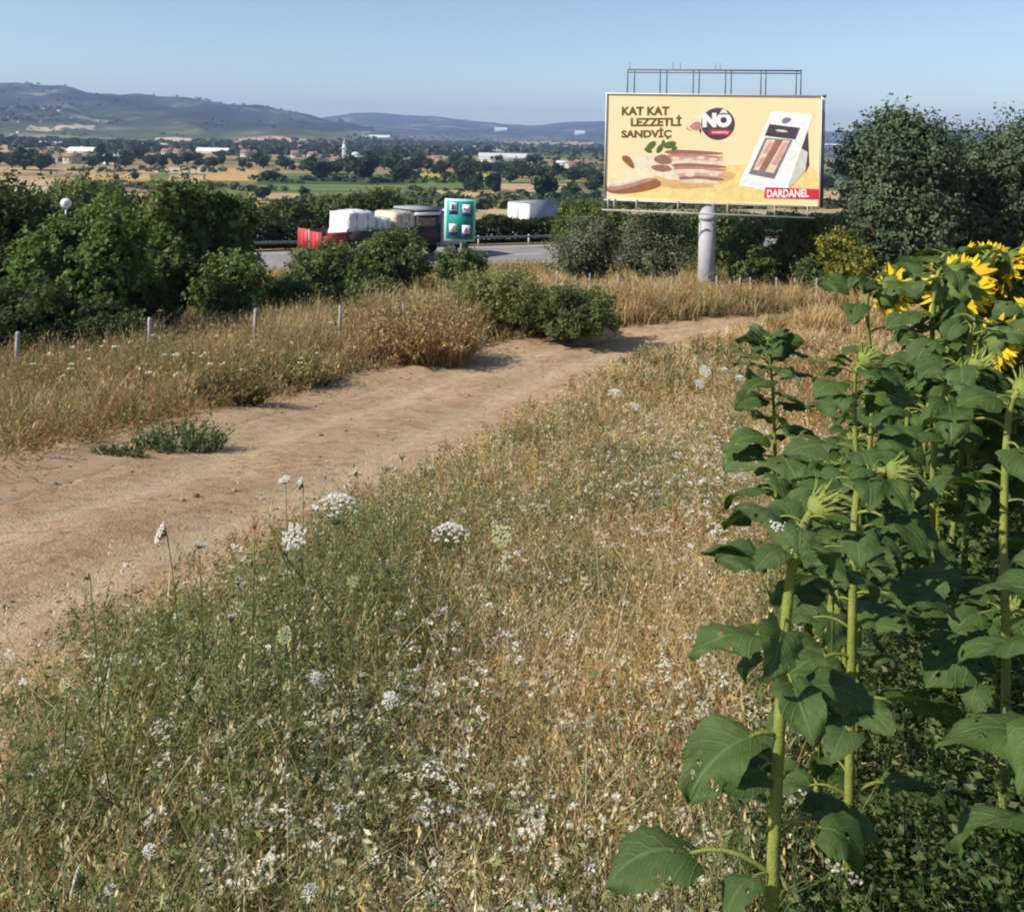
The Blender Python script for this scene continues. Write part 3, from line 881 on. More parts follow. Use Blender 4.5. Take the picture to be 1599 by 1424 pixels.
# hedgerows, orchards and scrub over the plain
g = Geo()
nw = 9000
ds = 230*(1700/230)**rs2.rand(nw); pxs = rs2.uniform(-80, 1640, nw)
xs, ys = (pxs-CX)/F*ds, ds
a_ = .2
la, lb = xs*math.cos(a_)+ys*math.sin(a_), -xs*math.sin(a_)+ys*math.cos(a_)
row = np.abs(((lb/62 + .6*vnoise(la*.004, lb*.01, 3)) % 1)-.5)
keep = ((row > .470) & (vnoise(la*.012, lb*.03, 9) > .45)) | (fbm(la*.010, lb*.016, 67, 4) > .635)
xs, ys = xs[keep], ys[keep]; zs = zg(xs, ys); nt_ = len(xs)
hs = rs2.uniform(1.4, 4.2, nt_)*np.where(ys > 500, 1.25, .9)
per = 14
cc = np.repeat(np.stack([xs, ys, zs], -1), per, 0); hr = np.repeat(hs, per)
dd = rdir(nt_*per, rs2); dd[:, 2] = np.abs(dd[:, 2])
c = cc + dd*hr[:, None]*np.array([.75, .75, .6])*(rs2.rand(nt_*per)**.4)[:, None] + np.array([0, 0, .15])*hr[:, None]
rhombs(g, c, np.cross(dd, rdir(nt_*per, rs2)), unit(dd+.5*rdir(nt_*per, rs2)), hr*.62, hr*.5, np.array([(.04, .058, .028), (.058, .08, .036), (.09, .11, .05)])[rs2.randint(0, 3, nt_*per)])
tag(g.obj('scrub', M['farleaf']), 'hedgerows and scrub between the fields of the plain', kind='stuff')

# houses
def house_proto(w, dpt, h, roofh, wm, rm, hip):
    t = thing('house', 'x', 'house')
    g = Geo()
    x, y = w/2, dpt/2
    V = [(-x, -y, -1), (x, -y, -1), (x, y, -1), (-x, y, -1), (-x, -y, h), (x, -y, h), (x, y, h), (-x, y, h), (-x, 0, h+roofh), (x, 0, h+roofh)]
    g.add(V, [(0, 1, 5, 4), (1, 2, 6, 5), (2, 3, 7, 6), (3, 0, 4, 7)], [(5, 6, 9), (7, 4, 8)])
    g.obj('wall', M[wm], t)
    g = Geo(); e = .5
    x2, y2 = x+e, y+e; th = .22
    zl = h - roofh*e/y
    top = [(-x2, -y2, zl+th), (x2, -y2, zl+th), (x2, 0, h+roofh+th), (-x2, 0, h+roofh+th), (x2, y2, zl+th), (-x2, y2, zl+th)]
    bot = [(a, b, c-th+.02) for a, b, c in top]
    g.add(top+bot, [(0, 1, 2, 3), (3, 2, 4, 5), (9, 8, 7, 6), (11, 10, 8, 9), (0, 6, 7, 1), (5, 4, 10, 11), (1, 7, 8, 2), (2, 8, 10, 4), (0, 3, 9, 6), (3, 5, 11, 9)])
    rf = g.obj('roof', M[rm], t)
    g = Geo(); box(g, w*.2, w*.2+.7, -.5, .2, h+roofh*.5, h+roofh+1.0); g.obj('chimney', M[wm], rf)
    for q in range(3):
        g = Geo(); xx = -w*.33 + q*w*.33
        box(g, xx-.55, xx+.55, -y-.05, -y+.1, h*.42, h*.42+1.3); g.obj('window', M['glass'], t)
    g = Geo(); box(g, w*.16-.5, w*.16+.5, -y-.04, -y+.1, -.2, 2.1) ; g.obj('door', M['bark'], t)
    return t
HP = [house_proto(11, 9, 5.5, 2.4, 'wall', 'rooftile', 0), house_proto(9, 8, 3.4, 2.0, 'wallwhite', 'rooftile', 0), house_proto(13, 9, 6.2, 1.5, 'wallwhite', 'roofgrey', 0)]
used = [0, 0, 0]
def place_house(px, py, label, k, sc=.72, group='valley houses'):
    p = G(px, py)
    if p is None or p.y < 150: return
    rz = rs.uniform(-.5, .5)
    if not used[k]:
        used[k] = 1; o = HP[k]; o.location = p; o.rotation_euler = (0, 0, rz); o.scale = (sc,)*3; o['label'] = label; o['group'] = group
    else: dup(HP[k], p, rz, sc, label, group)
HS = [(28, 244, 'white house in the tree line under the left hill', 1), (56, 243, 'small white house by the big spreading tree', 1), (70, 250, 'cream tiled house right of the big spreading tree', 0), (92, 253, 'small white house among dark farm trees', 1), (113, 256, 'low cream house at the edge of the tan field', 0),
      (230, 233, 'bright white house alone on the lower hillside', 2), (257, 233, 'second bright white house on the lower hillside', 2), (178, 257, 'low pale farm house over the tan fields', 2), (262, 244, 'cream house in the left village', 0), (280, 245, 'tiled house in the left village', 0), (292, 242, 'white house at the edge of the left village', 1),
      (93, 176, 'tiny white house high on the left hill', 2), (15, 185, 'pale house on the left slope', 1), (30, 192, 'pale house lower on the left slope', 1), (65, 192, 'small pale house beside the slope field', 1), (76, 188, 'small white house above the slope field', 1), (113, 186, 'small house right of the slope field', 1), (155, 190, 'small white house on the hill pasture', 1),
      (30, 208, 'white house at the foot of the slope', 1), (22, 215, 'cream house at the foot of the slope', 0),
      (375, 241, 'tiled house in the red roofed hamlet', 0), (385, 246, 'pale house in the red roofed hamlet', 0), (395, 243, 'white house in the red roofed hamlet', 1), (380, 236, 'long tiled house in the red roofed hamlet', 0),
      (462, 247, 'pale house left of the minaret', 0), (490, 249, 'orange roofed house left of the minaret', 0), (497, 252, 'cream house close to the minaret', 1), (545, 252, 'white house right of the minaret', 1), (525, 254, 'white house at the foot of the minaret', 1),
      (640, 264, 'white house beside the pointed tree', 1), (690, 262, 'orange roofed house in the middle village', 0), (700, 264, 'cream house in the middle village', 1), (680, 258, 'tiled house in the middle village', 0), (748, 266, 'pale house on the plain left of centre trees', 1), (763, 265, 'white house on the plain among trees', 2),
      (826, 264, 'white house on the plain toward the billboard', 1), (880, 265, 'white house nearest the billboard edge', 2), (893, 268, 'cream house by the billboard edge', 0), (915, 274, 'white house low by the billboard edge', 1), (928, 275, 'small white house touching the billboard edge', 1), (866, 262, 'pale house behind plain trees', 1), (905, 258, 'small pale house far behind the plain', 1),
      (1312, 266, 'pale house between billboard and oaks', 1)]
for px, py, lab, k in HS: place_house(px, py, lab, k)
for k in range(3):
    if not used[k]: place_house(400+20*k, 250, 'pale house in the valley', k)
# long pale sheds and greenhouses
def shed(px, py, wpx, label, h=4.5, rm='whitepaint'):
    p = G(px, py); w = wpx/F*p.y
    t = thing('greenhouse', label, 'shed', p, .03, 'long pale sheds in the valley')
    g = Geo(); V = []; Q = []
    for i in range(9):
        a = PI*i/8
        V += [(-w/2, -6*math.cos(a), h*(.35+.65*math.sin(a))), (w/2, -6*math.cos(a), h*(.35+.65*math.sin(a)))]
        if i: b = 2*i; Q.append((b-2, b-1, b+1, b))
    g.add(V, Q); g.obj('roof', M[rm], t)
    g = Geo(); box(g, -w/2+.1, w/2-.1, -5.9, 5.9, -1, h*.36); g.obj('wall', M['wall'], t)
shed(338, 240, 58, 'long white shed at the foot of the left hill', 5)
shed(75, 229, 50, 'long white shed among the farm trees', 5)
shed(130, 240, 40, 'pale shed left of the farm tree line', 5)
shed(785, 250, 76, 'long pale greenhouse roof right of the minaret village', 6, 'roofgrey')
shed(588, 217, 42, 'long white shed under the far hills', 10, 'whitepaint')
shed(905, 212, 16, 'white block on the far hill by the billboard', 22, 'whitepaint')
shed(782, 206, 20, 'white buildings at the pass between the far hills', 22, 'whitepaint')
shed(1302, 228, 30, 'pale building between billboard and oaks', 9, 'whitepaint')
# minaret
p = G(537, 254)
t = thing('mosque', 'white mosque with one tall thin minaret in the valley village', 'mosque', p)
hm = px_h(537, 218, p.y)
g = Geo()
tube(g, [(0, 0, -1), (0, 0, hm*.62), (0, 0, hm*.8)], [1.5, 1.3, 1.15], 10); tube(g, [(0, 0, hm*.60), (0, 0, hm*.64)], [1.9, 2.1], 10)
g.obj('minaret', M['wallwhite'], t, smooth=False)
g = Geo(); tube(g, [(0, 0, hm*.8), (0, 0, hm)], [1.35, .05], 10); g.obj('spire', M['roofgrey'], t)
g = Geo(); box(g, 3, 13, -5, 5, -1, 5); g.obj('hall', M['wallwhite'], t)
g = Geo(); tube(g, [(8, 0, 5+2.6*math.sin(a*PI/12)) for a in range(7)], [max(.05, 3.4*math.cos(a*PI/12)) for a in range(7)], 16); g.obj('dome', M['roofgrey'], t, smooth=True)
# ------------------------------------------------------------------ grass and weeds
np.random.seed(12)
rs = np.random.RandomState(21)
def pix(x, y):
    """photo pixel of ground points"""
    u = x/y; v = (zg(x, y)-CZ)/y
    iu = u*math.cos(ROLL) + v*math.sin(ROLL); iv = -u*math.sin(ROLL) + v*math.cos(ROLL)
    return CX + iu*F, HZ - iv*F
def field_x(y):      # left edge of the sunflower field
    return np.interp(y, [0, 1.5, 2, 5, 7, 9], [.36, .40, .52, 1.45, 2.35, 3.3])
DRY = np.array([(0.53, 0.4173, 0.2006), (0.5936, 0.4922, 0.2832), (0.4876, 0.3531, 0.1534), (0.4452, 0.2889, 0.118), (0.6572, 0.5778, 0.3894)])
GRN = np.array([(0.1296, 0.1575, 0.0508), (0.1836, 0.1995, 0.0725), (0.0918, 0.1313, 0.0435), (0.2592, 0.2625, 0.116), (0.162, 0.1785, 0.087)])
RUST = np.array([(.33, .14, .045), (.40, .20, .07), (.28, .11, .04)])

def samp(n, y0, y1, xlo, xhi, pw=1.0):
    """n random ground points between curves xlo(y), xhi(y), denser near the eye"""
    y = y0*(y1/y0)**(rs.rand(n)**pw)
    a, b = xlo(y), xhi(y)
    x = a + (b-a)*rs.rand(n)
    return x, y
VIEWR = lambda y: .58*y + .6
VIEWL = lambda y: -.60*y - .6
def verge_lo(y): return np.maximum(road_n(np.clip(y, -3, 32)) - .12, VIEWL(y))
def verge_hi(y): return np.where(y < 9, np.minimum(field_x(y)+.10, VIEWR(y)), VIEWR(y))

def clumps(x, y, spread, per):
    n = len(x)
    X_ = np.repeat(x, per) + rs.normal(size=n*per)*spread
    Y_ = np.repeat(y, per) + rs.normal(size=n*per)*spread
    return X_, Y_

# --- near verge ---------------------------------------------------
def cover(x, y):
    """how green / dry / rusty the weeds are at a place, and how tall"""
    px, py = pix(x, y)
    n = fbm(x*1.3, y*1.3, 31); n2 = fbm(x*3.1, y*3.1, 33)
    green = sst(760, 500, px)*sst(800, 960, py)*.58 + (n-.5)*1.7 + .28
    green = green + .30*np.exp(-((px-430)/200)**2-((py-950)/150)**2) + .25*np.exp(-((px-950)/70)**2-((py-680)/50)**2) + .25*np.exp(-((px-1130)/90)**2-((py-580)/40)**2)
    green = green - .35*np.exp(-((px-1020)/200)**2-((py-700)/90)**2)
    return np.clip(green, 0.03, .95), n2

def edge_fade(x, y):
    e = x - road_n(np.clip(y, -3, 32))
    return sst(-.15, .75, e + .8*(fbm(x*1.6, y*1.6, 37)-.5))

g = Geo()
n = 10500
x, y = samp(n, 1.15, 30, verge_lo, verge_hi, .82)
gr, n2 = cover(x, y); ed = edge_fade(x, y)
ok = (rs.rand(n) < (.10+.90*ed)) & (rs.rand(n) > gr*.55)
x, y, gr, ed = x[ok], y[ok], gr[ok], ed[ok]
per = 14
X_, Y_ = clumps(x, y, .045, per); nn = len(X_)
far_ = np.maximum(1, Y_/6)
c = DRY[rs.randint(0, 5, len(x))]; c = np.repeat(c, per, 0)*rs.uniform(.75, 1.2, (nn, 1))
rust = np.repeat((fbm(x*1.7, y*1.7, 39) > .62) & (rs.rand(len(x)) < .5), per)
px_, py_ = pix(X_, Y_)
rust |= (rs.rand(nn) < .8*np.exp(-((px_-1285)/55)**2-((py_-625)/60)**2))
c = np.where(rust[:, None], RUST[rs.randint(0, 3, nn)]*1.05, c)
hh = rs.uniform(.08, .34, nn)*np.repeat(.45+.75*ed, per)*(.7+.6*fbm(X_*.8, Y_*.8, 35))
blades(g, np.stack([X_, Y_, zg(X_, Y_)-.02], -1), hh, rs.rand(nn)*2*PI, rs.uniform(.2, 1.5, nn), .0032*far_*rs.uniform(.7, 1.3, nn), c, c*1.12)
# long thin seed stalks with heads
n = 3600
x, y = samp(n, 1.3, 26, verge_lo, verge_hi, .85)
ok = rs.rand(n) < edge_fade(x, y)*.9
x, y = x[ok], y[ok]; n = len(x)
c = DRY[rs.randint(0, 5, n)]
tips = blades(g, np.stack([x, y, zg(x, y)-.02], -1), rs.uniform(.3, .62, n), rs.rand(n)*2*PI, rs.uniform(.1, .6, n), .0030*np.maximum(1, y/6), c*.9)
kk = 7
tc = np.repeat(tips, kk, 0) + np.stack([rs.normal(size=n*kk)*.006, rs.normal(size=n*kk)*.006, -np.tile(np.arange(kk), n)*.011], -1)
rhombs(g, tc, rdir(n*kk, rs)*.5+np.array([0, 0, 1]), rdir(n*kk, rs), rs.uniform(.012, .022, n*kk)*np.repeat(np.maximum(1, y/8), kk), .006*np.repeat(np.maximum(1, y/6), kk), np.repeat(c*1.15, kk, 0))
tag(g.obj('dry_grass', M['grass']), 'dry straw coloured grass on the verge', kind='stuff')

# bushy weeds with thin leaves: green ones, and dried ones
def forbs(g, x, y, h, pal, kk=16, side=5, lean_hi=.6):
    n = len(x)
    c = np.asarray(pal)[rs.randint(0, len(pal), n)]*rs.uniform(.8, 1.25, (n, 1))
    azi = rs.rand(n)*2*PI; lean = rs.uniform(.05, lean_hi, n)
    base = np.stack([x, y, zg(x, y)-.02], -1)
    far_ = np.maximum(1, y/5)
    blades(g, base, h, azi, lean, .0034*far_, c)
    f = np.tile(np.linspace(.15, 1.0, kk), n)
    hr, lr_, ar = np.repeat(h, kk), np.repeat(lean, kk), np.repeat(azi, kk)
    off = hr*lr_*f**1.8
    pc = np.repeat(base, kk, 0) + np.stack([np.cos(ar)*off, np.sin(ar)*off, hr*(f-.28*lr_*f*f)], -1)
    dd = rdir(n*kk, rs); dd[:, 2] = np.abs(dd[:, 2])*.6+.1; dd = unit(dd)
    L = rs.uniform(.02, .06, n*kk)*(1.15-.6*f)*np.repeat(np.sqrt(far_), kk)
    fr2 = np.repeat(far_, kk)
    rhombs(g, pc + dd*L[:, None]*.5, dd, rdir(n*kk, rs), L, L*rs.uniform(.14, .34, n*kk)*np.sqrt(fr2), np.repeat(c, kk, 0)*rs.uniform(.75, 1.35, (n*kk, 1)))
    kk = side
    ar2 = rs.rand(n*kk)*2*PI; f = rs.uniform(.25, .9, n*kk)
    hr, lr_, ar = np.repeat(h, kk), np.repeat(lean, kk), np.repeat(azi, kk)
    off = hr*lr_*f**1.8
    pc = np.repeat(base, kk, 0) + np.stack([np.cos(ar)*off, np.sin(ar)*off, hr*(f-.28*lr_*f*f)], -1)
    tp_ = blades(g, pc, hr*rs.uniform(.25, .5, n*kk), ar2, rs.uniform(.4, 1.1, n*kk), .0024*np.repeat(far_, kk), np.repeat(c, kk, 0))
    m = len(tp_)*3
    tc = np.repeat(tp_, 3, 0) + rs.normal(size=(m, 3))*.007
    L = rs.uniform(.010, .026, m)*np.repeat(np.sqrt(far_), kk*3)
    rhombs(g, tc, rdir(m, rs), rdir(m, rs), L, L*.4, np.repeat(c, kk*3, 0)*rs.uniform(.8, 1.4, (m, 1)))
g = Geo()
n = 21000
x, y = samp(n, 1.15, 24, verge_lo, verge_hi, .80)
gr, n2 = cover(x, y); ed = edge_fade(x, y)
ok = (rs.rand(n) < gr*(.05+.95*ed)) & (fbm(x*4, y*4, 45) > .33)
x, y, ed = x[ok], y[ok], ed[ok]; n = len(x)
forbs(g, x, y, rs.uniform(.12, .44, n)*(.5+.6*ed)*(.55+.9*fbm(x*1.4, y*1.4, 35)), GRN)
tag(g.obj('green_weeds', M['grass']), 'olive green thin leaved weeds on the verge', kind='stuff')
g = Geo()
n = 17000
x, y = samp(n, 1.15, 26, verge_lo, verge_hi, .80)
gr, n2 = cover(x, y); ed = edge_fade(x, y)
ok = (rs.rand(n) < (1.05-gr)*(.05+.95*ed)*.8) & (fbm(x*4, y*4, 46) > .33)
x, y, ed = x[ok], y[ok], ed[ok]; n = len(x)
forbs(g, x, y, rs.uniform(.10, .36, n)*(.5+.6*ed)*(.55+.9*fbm(x*1.4, y*1.4, 36)), np.concatenate([DRY*.85, DRY[:3]*.7, np.array([(.20, .19, .07), (.26, .22, .08)])]), lean_hi=.9)
# rusty docks in loose patches
n = 5200
x, y = samp(n, 1.15, 22, verge_lo, verge_hi, .8)
px_, py_ = pix(x, y)
ok = rs.rand(n) < edge_fade(x, y)*(.9*(fbm(x*1.7, y*1.7, 39) > .60)*rs.rand(n) + .9*np.exp(-((px_-1285)/55)**2-((py_-625)/60)**2))
x, y = x[ok], y[ok]; n = len(x)
forbs(g, x, y, rs.uniform(.18, .46, n), RUST, 18, 4, .4)
tag(g.obj('dried_weeds', M['grass']), 'dried straw and rust coloured weeds on the verge', kind='stuff')

# low dead litter that hides the soil
g = Geo()
n = 90000
x, y = samp(n, 1.1, 24, verge_lo, verge_hi, .85)
ed = edge_fade(x, y); ok = rs.rand(n) < .12+.88*ed
x, y = x[ok], y[ok]; n = len(x)
d = rdir(n, rs); d[:, 2] *= .45
L = rs.uniform(.03, .12, n)*np.maximum(1, y/8)
pal = np.concatenate([DRY*.9, DRY[:2]*.6, RUST[:1]*.8, GRN[:2]])
rhombs(g, np.stack([x, y, zg(x, y)+rs.uniform(.0, .10, n)], -1), d, rdir(n, rs), L, .005*np.maximum(1, y/5)*rs.uniform(.6, 1.6, n), pal[rs.randint(0, len(pal), n)])
tag(g.obj('dead_stalks', M['grass']), 'fallen straw and dead stalks on the ground', kind='stuff')

# sprigs of tiny white flowers, too many to count
g = Geo()
n = 9500
x, y = samp(n, 1.2, 14, verge_lo, lambda y: np.where(y < 9, np.minimum(field_x(y)+.3, VIEWR(y)), VIEWR(y)), .8)
px_, py_ = pix(x, y)
dens = sst(1010, 1190, py_)*sst(100, 420, px_)*sst(1160, 860, px_)*1.0 + .8*np.exp(-((px_-1120)/130)**2-((py_-800)/90)**2) + .10*sst(560, 700, py_)
dens = dens*(.16+2.0*sst(.44, .66, fbm(x*2.4, y*2.4, 43)))*edge_fade(x, y)
ok = rs.rand(n) < dens
x, y = x[ok], y[ok]; n = len(x)
base = np.stack([x, y, zg(x, y)-.02], -1)
h = rs.uniform(.16, .40, n)
cg = GRN[rs.randint(0, 5, n)]
tips = blades(g, base, h, rs.rand(n)*2*PI, rs.uniform(.05, .5, n), .003*np.maximum(1, y/5), cg)
sub = rs.randint(1, 4, n)
tt = np.repeat(tips, sub, 0); tt = tt + rs.normal(size=tt.shape)*np.array([.018, .018, .010]); yy_ = np.repeat(y, sub)
kk = 11
m = len(tt)
rad_ = np.repeat(rs.uniform(.5, 1.25, m), kk)
c = np.repeat(tt, kk, 0) + rs.normal(size=(m*kk, 3))*np.array([.0090, .0090, .0035])*rad_[:, None]
wcol = np.array([(.68, .65, .54), (.76, .74, .65), (.56, .53, .40), (.64, .57, .46)])[np.repeat(rs.randint(0, 4, m), kk)]*rs.uniform(.85, 1.05, (m*kk, 1))
L = rs.uniform(.008, .0155, m*kk)*np.sqrt(np.maximum(1, np.repeat(yy_, kk)/3))
rhombs(g, c, rdir(m*kk, rs)*np.array([1, 1, .4]), unit(rdir(m*kk, rs)*.6+np.array([-.2, -.3, 1])), L, L*.8, wcol)
nf_ = 70
y = rs.uniform(13, 25, nf_); x = road_f(y) - rs.uniform(1.0, 5.0, nf_)
tips = blades(g, np.stack([x, y, zg(x, y)-.02], -1), rs.uniform(.6, 1.05, nf_), rs.rand(nf_)*2*PI, rs.uniform(.05, .3, nf_), .008, GRN[rs.randint(0, 5, nf_)])
c = np.repeat(tips, 10, 0) + rs.normal(size=(nf_*10, 3))*np.array([.022, .022, .008])
rhombs(g, c, rdir(nf_*10, rs)*np.array([1, 1, .4]), unit(rdir(nf_*10, rs)*.5+np.array([-.3, -.4, 1])), np.full(nf_*10, .035), np.full(nf_*10, .03), np.array([(.72, .69, .58)]))
tag(g.obj('white_wildflowers', M['white']), 'sprays of tiny white wildflowers among the weeds', kind='stuff')

# --- far side of the track: tall dry grass up to and past the fence ----------
g = Geo()
n = 9000
y = rs.uniform(6.5, 33, n)
x = road_f(np.clip(y, -3, 32.5)) - .9 - rs.rand(n)**.9*6.5
e = road_f(np.clip(y, -3, 32.5)) - x
tall = sst(.7, 2.2, e + .9*(fbm(x*1.2, y*1.2, 51)-.5))
ok = (rs.rand(n) < .15+.85*tall) & (x > -.62*y-1)
x, y, tall = x[ok], y[ok], tall[ok]
per = 13
X_, Y_ = clumps(x, y, .10, per); nn = len(X_)
PAL2 = np.array([(0.4576, 0.3392, 0.1725), (0.416, 0.2756, 0.115), (0.52, 0.4134, 0.23), (0.3536, 0.212, 0.092), (0.3744, 0.318, 0.1495), (0.2288, 0.212, 0.092)])
pt = np.clip(fbm(x*.9, y*.9, 57)*1.5-.25 + .3*rs.normal(size=len(x)), 0, .999)
PATCH = np.array([(0.1976, 0.2033, 0.096), (0.3536, 0.2889, 0.144), (0.468, 0.3317, 0.156), (0.5408, 0.428, 0.24), (0.4888, 0.3424, 0.18), (0.3432, 0.2033, 0.102), (0.4264, 0.3745, 0.204)])
c = np.repeat(PATCH[(pt*7).astype(int)], per, 0)*rs.uniform(.7, 1.25, (nn, 1))
hh = rs.uniform(.20, .86, nn)*np.repeat(.18+.9*tall, per)*(.05+1.6*fbm(X_*1.1, Y_*1.1, 53))*(1-.45*sst(1.6, 3.0, road_f(np.clip(Y_, -3, 32.5))-X_)*sst(19, 16, Y_))*(1+.35*sst(17, 21, Y_))
tips = blades(g, np.stack([X_, Y_, zg(X_, Y_)-.03], -1), hh, rs.rand(nn)*2*PI, rs.uniform(.05, .75, nn), .011*rs.uniform(.6, 1.3, nn)*Y_/16, c, c*1.15)
sel = rs.rand(nn) < .35
rhombs(g, tips[sel], rdir(sel.sum(), rs)*.5+np.array([0, 0, 1]), rdir(sel.sum(), rs), np.full(sel.sum(), .09), np.full(sel.sum(), .022), c[sel]*1.2)
n = 2600
y = rs.uniform(7, 32, n); x = road_f(np.clip(y, -3, 32.5)) - .7 - rs.rand(n)**1.2*5.5
ok = (x > -.62*y-1) & (fbm(x*1.1, y*1.1, 58) > .42); x, y = x[ok], y[ok]; n = len(x)
e = sst(.5, 2.2, road_f(np.clip(y, -3, 32.5))-x)
forbs(g, x, y, rs.uniform(.3, 1.0, n)*(.25+.8*e), np.array([(.30, .22, .10), (.22, .20, .09), (.36, .24, .11), (.18, .17, .07), (.24, .14, .06)]), 18, 7, .5)
tag(g.obj('tall_dry_grass', M['grass']), 'tall golden dry grass along the fence', kind='stuff')
# straw and litter on the bank at the track edge
g = Geo()
n = 26000
y = 4.5*(30/4.5)**rs.rand(n); x = road_f(y) - rs.rand(n)**.8*3.4 + .12
ok = x > -.62*y-1; x, y = x[ok], y[ok]; n = len(x)
d = rdir(n, rs); d[:, 2] = np.abs(d[:, 2])*.5
L = rs.uniform(.05, .16, n)
pal = np.concatenate([DRY*.85, DRY[:2]*.55, RUST[:1]*.7, GRN[:1]*.8])
keep = rs.rand(n) < sst(-.3, 1.2, road_f(y)-x+1.2*(fbm(x*1.5, y*1.5, 59)-.5))
rhombs(g, np.stack([x, y, zg(x, y)+rs.uniform(0, .07, n)], -1)[keep], d[keep], rdir(n, rs)[keep], L[keep], .009*rs.uniform(.6, 1.6, n)[keep], pal[rs.randint(0, len(pal), n)][keep])
tag(g.obj('dead_stalks', M['grass']), 'straw and litter on the bank at the track edge', kind='stuff')

# tall dry grass round the billboard and along the far field edge
g = Geo()
n = 8500
y = rs.uniform(27, 41, n); x = -2 + rs.rand(n)*25
near_pole = (np.abs(x-7.1) < 1.6) & (y > 30.5) & (y < 34.2) & (rs.rand(n) < .75)
inroad = near_pole | (y > 36.6) | (y < 33) & (x < road_n(np.clip(y, -3, 33))+.3) & (x > road_f(np.clip(y, -3, 33))-.8)
x, y = x[~inroad], y[~inroad]
per = 10
X_, Y_ = clumps(x, y, .16, per); nn = len(X_)
c = np.repeat(PAL2[np.clip((fbm(x*.6, y*.6, 56)*9-2+rs.normal(size=len(x))).astype(int), 0, 5)], per, 0)*rs.uniform(.8, 1.3, (nn, 1))
blades(g, np.stack([X_, Y_, zg(X_, Y_)-.03], -1), rs.uniform(.25, 1.0, nn)*(.15+1.4*fbm(X_*.6, Y_*.6, 55)), rs.rand(nn)*2*PI, rs.uniform(.05, .7, nn), .022*rs.uniform(.6, 1.3, nn), c, c*1.15)
tag(g.obj('tall_dry_grass', M['grass']), 'tall dry grass round the billboard foot', kind='stuff')

# rough bank between the fence and the highway
g = Geo()
n = 9000
y = rs.uniform(22, 57, n); x = (rs.rand(n)*1.15-.62)*y
e = road_f(np.clip(y, -3, 33)) - x
ok = ((e > 2.5) | (y > 38)) & (hw_s(x, y) < -5.0)
x, y = x[ok], y[ok]
per = 9
X_, Y_ = clumps(x, y, .28, per); nn = len(X_)
PAL3 = np.array([(.40, .29, .13), (.34, .24, .10), (.16, .17, .06), (.45, .35, .18), (.10, .13, .045)])
c = np.repeat(PAL3[rs.randint(0, 5, len(x))], per, 0)*rs.uniform(.8, 1.2, (nn, 1))
blades(g, np.stack([X_, Y_, zg(X_, Y_)-.03], -1), rs.uniform(.25, .75, nn), rs.rand(nn)*2*PI, rs.uniform(.1, .8, nn), .030*rs.uniform(.6, 1.3, nn), c, c*1.1)
tag(g.obj('rough_grass', M['grass']), 'rough dry grass on the bank below the highway', kind='stuff')

# --- things in the grass
def weed_clump(name, label, cat, px, py, d, w, h, pal, seed, per=260, group=None):
    global rs
    rs_, rs = rs, np.random.RandomState(seed)
    p = at(px, py, d)
    g = Geo()
    a = rs.rand(per)*2*PI; r_ = w*.5*np.sqrt(rs.rand(per))
    base = np.stack([np.cos(a)*r_, np.sin(a)*r_*.7, np.full(per, -.03)], -1)
    c = np.asarray(pal)[rs.randint(0, len(pal), per)]*rs.uniform(.8, 1.2, (per, 1))
    hh = h*rs.uniform(.4, 1.0, per)*(1-.45*(r_/(w*.5))**2)
    az_ = a + rs.normal(size=per)*.7
    ln = rs.uniform(.1, .9, per)
    tips = blades(g, base, hh, az_, ln, .0007*d*rs.uniform(.7, 1.3, per), c)
    kk = 9
    f = np.tile(np.linspace(.25, 1, kk), per)
    off = np.repeat(hh*ln, kk)*f**1.8
    pc = np.repeat(base, kk, 0) + np.stack([np.cos(np.repeat(az_, kk))*off, np.sin(np.repeat(az_, kk))*off, np.repeat(hh, kk)*(f-.28*np.repeat(ln, kk)*f*f)], -1)
    L = rs.uniform(.3, .8, per*kk)*.0085*d
    rhombs(g, pc, rdir(per*kk, rs)+np.array([0, 0, .3]), rdir(per*kk, rs), L, L*.35, np.repeat(c, kk, 0)*rs.uniform(.8, 1.25, (per*kk, 1)))
    o = g.obj(name, M['grass']); o.location = p
    tag(o, label, cat, group)
    rs = rs_
    return o
weed_clump('weed_clump', 'grey-green weed clump standing on the far edge of the dirt track', 'weed', 282, 700, 11.0, .95, .48, [(.08, .12, .05), (.12, .16, .07), (.06, .10, .04)], 1)
weed_clump('weed_clump', 'small low green weed just left of the taller clump on the track edge', 'weed', 185, 716, 10.2, .55, .16, [(.10, .13, .05), (.14, .16, .07)], 2, 120)
BR = [(.27, .18, .085), (.36, .25, .12), (.22, .14, .07), (.42, .31, .15)]
weed_clump('dry_bush', 'reddish brown dried bush at the track edge beside the bramble heap', 'bush', 660, 578, 21.8, 2.3, 1.55, BR, 3, 900)
weed_clump('dry_bush', 'pale straw dried bush behind the reddish one, taller', 'bush', 628, 552, 23.8, 2.0, 1.75, [(.40, .29, .14), (.34, .24, .11), (.30, .22, .10)], 4, 700)
weed_clump('dry_bush', 'dark tangled dried bush shading the track edge in front of the third post', 'bush', 352, 626, 15.3, 1.2, .80, [(.14, .11, .05), (.20, .15, .07), (.10, .10, .04), (.28, .20, .09)], 5, 700)
weed_clump('dry_bush', 'straw and green bush around the third fence post', 'bush', 440, 610, 18.4, 1.8, .95, [(.30, .25, .11), (.40, .31, .15), (.16, .17, .07)], 7, 700)
weed_clump('thistle', 'dark upright thistle in the middle of the weedy verge', 'weed', 952, 905, 4.6, .18, .50, [(.045, .065, .025), (.07, .09, .035)], 8, 60)
weed_clump('weed_clump', 'blue-green weed clump on the verge below the white umbel', 'weed', 985, 690, 9.6, 1.0, .5, [(.12, .15, .08), (.16, .19, .10), (.20, .21, .10)], 9, 300)

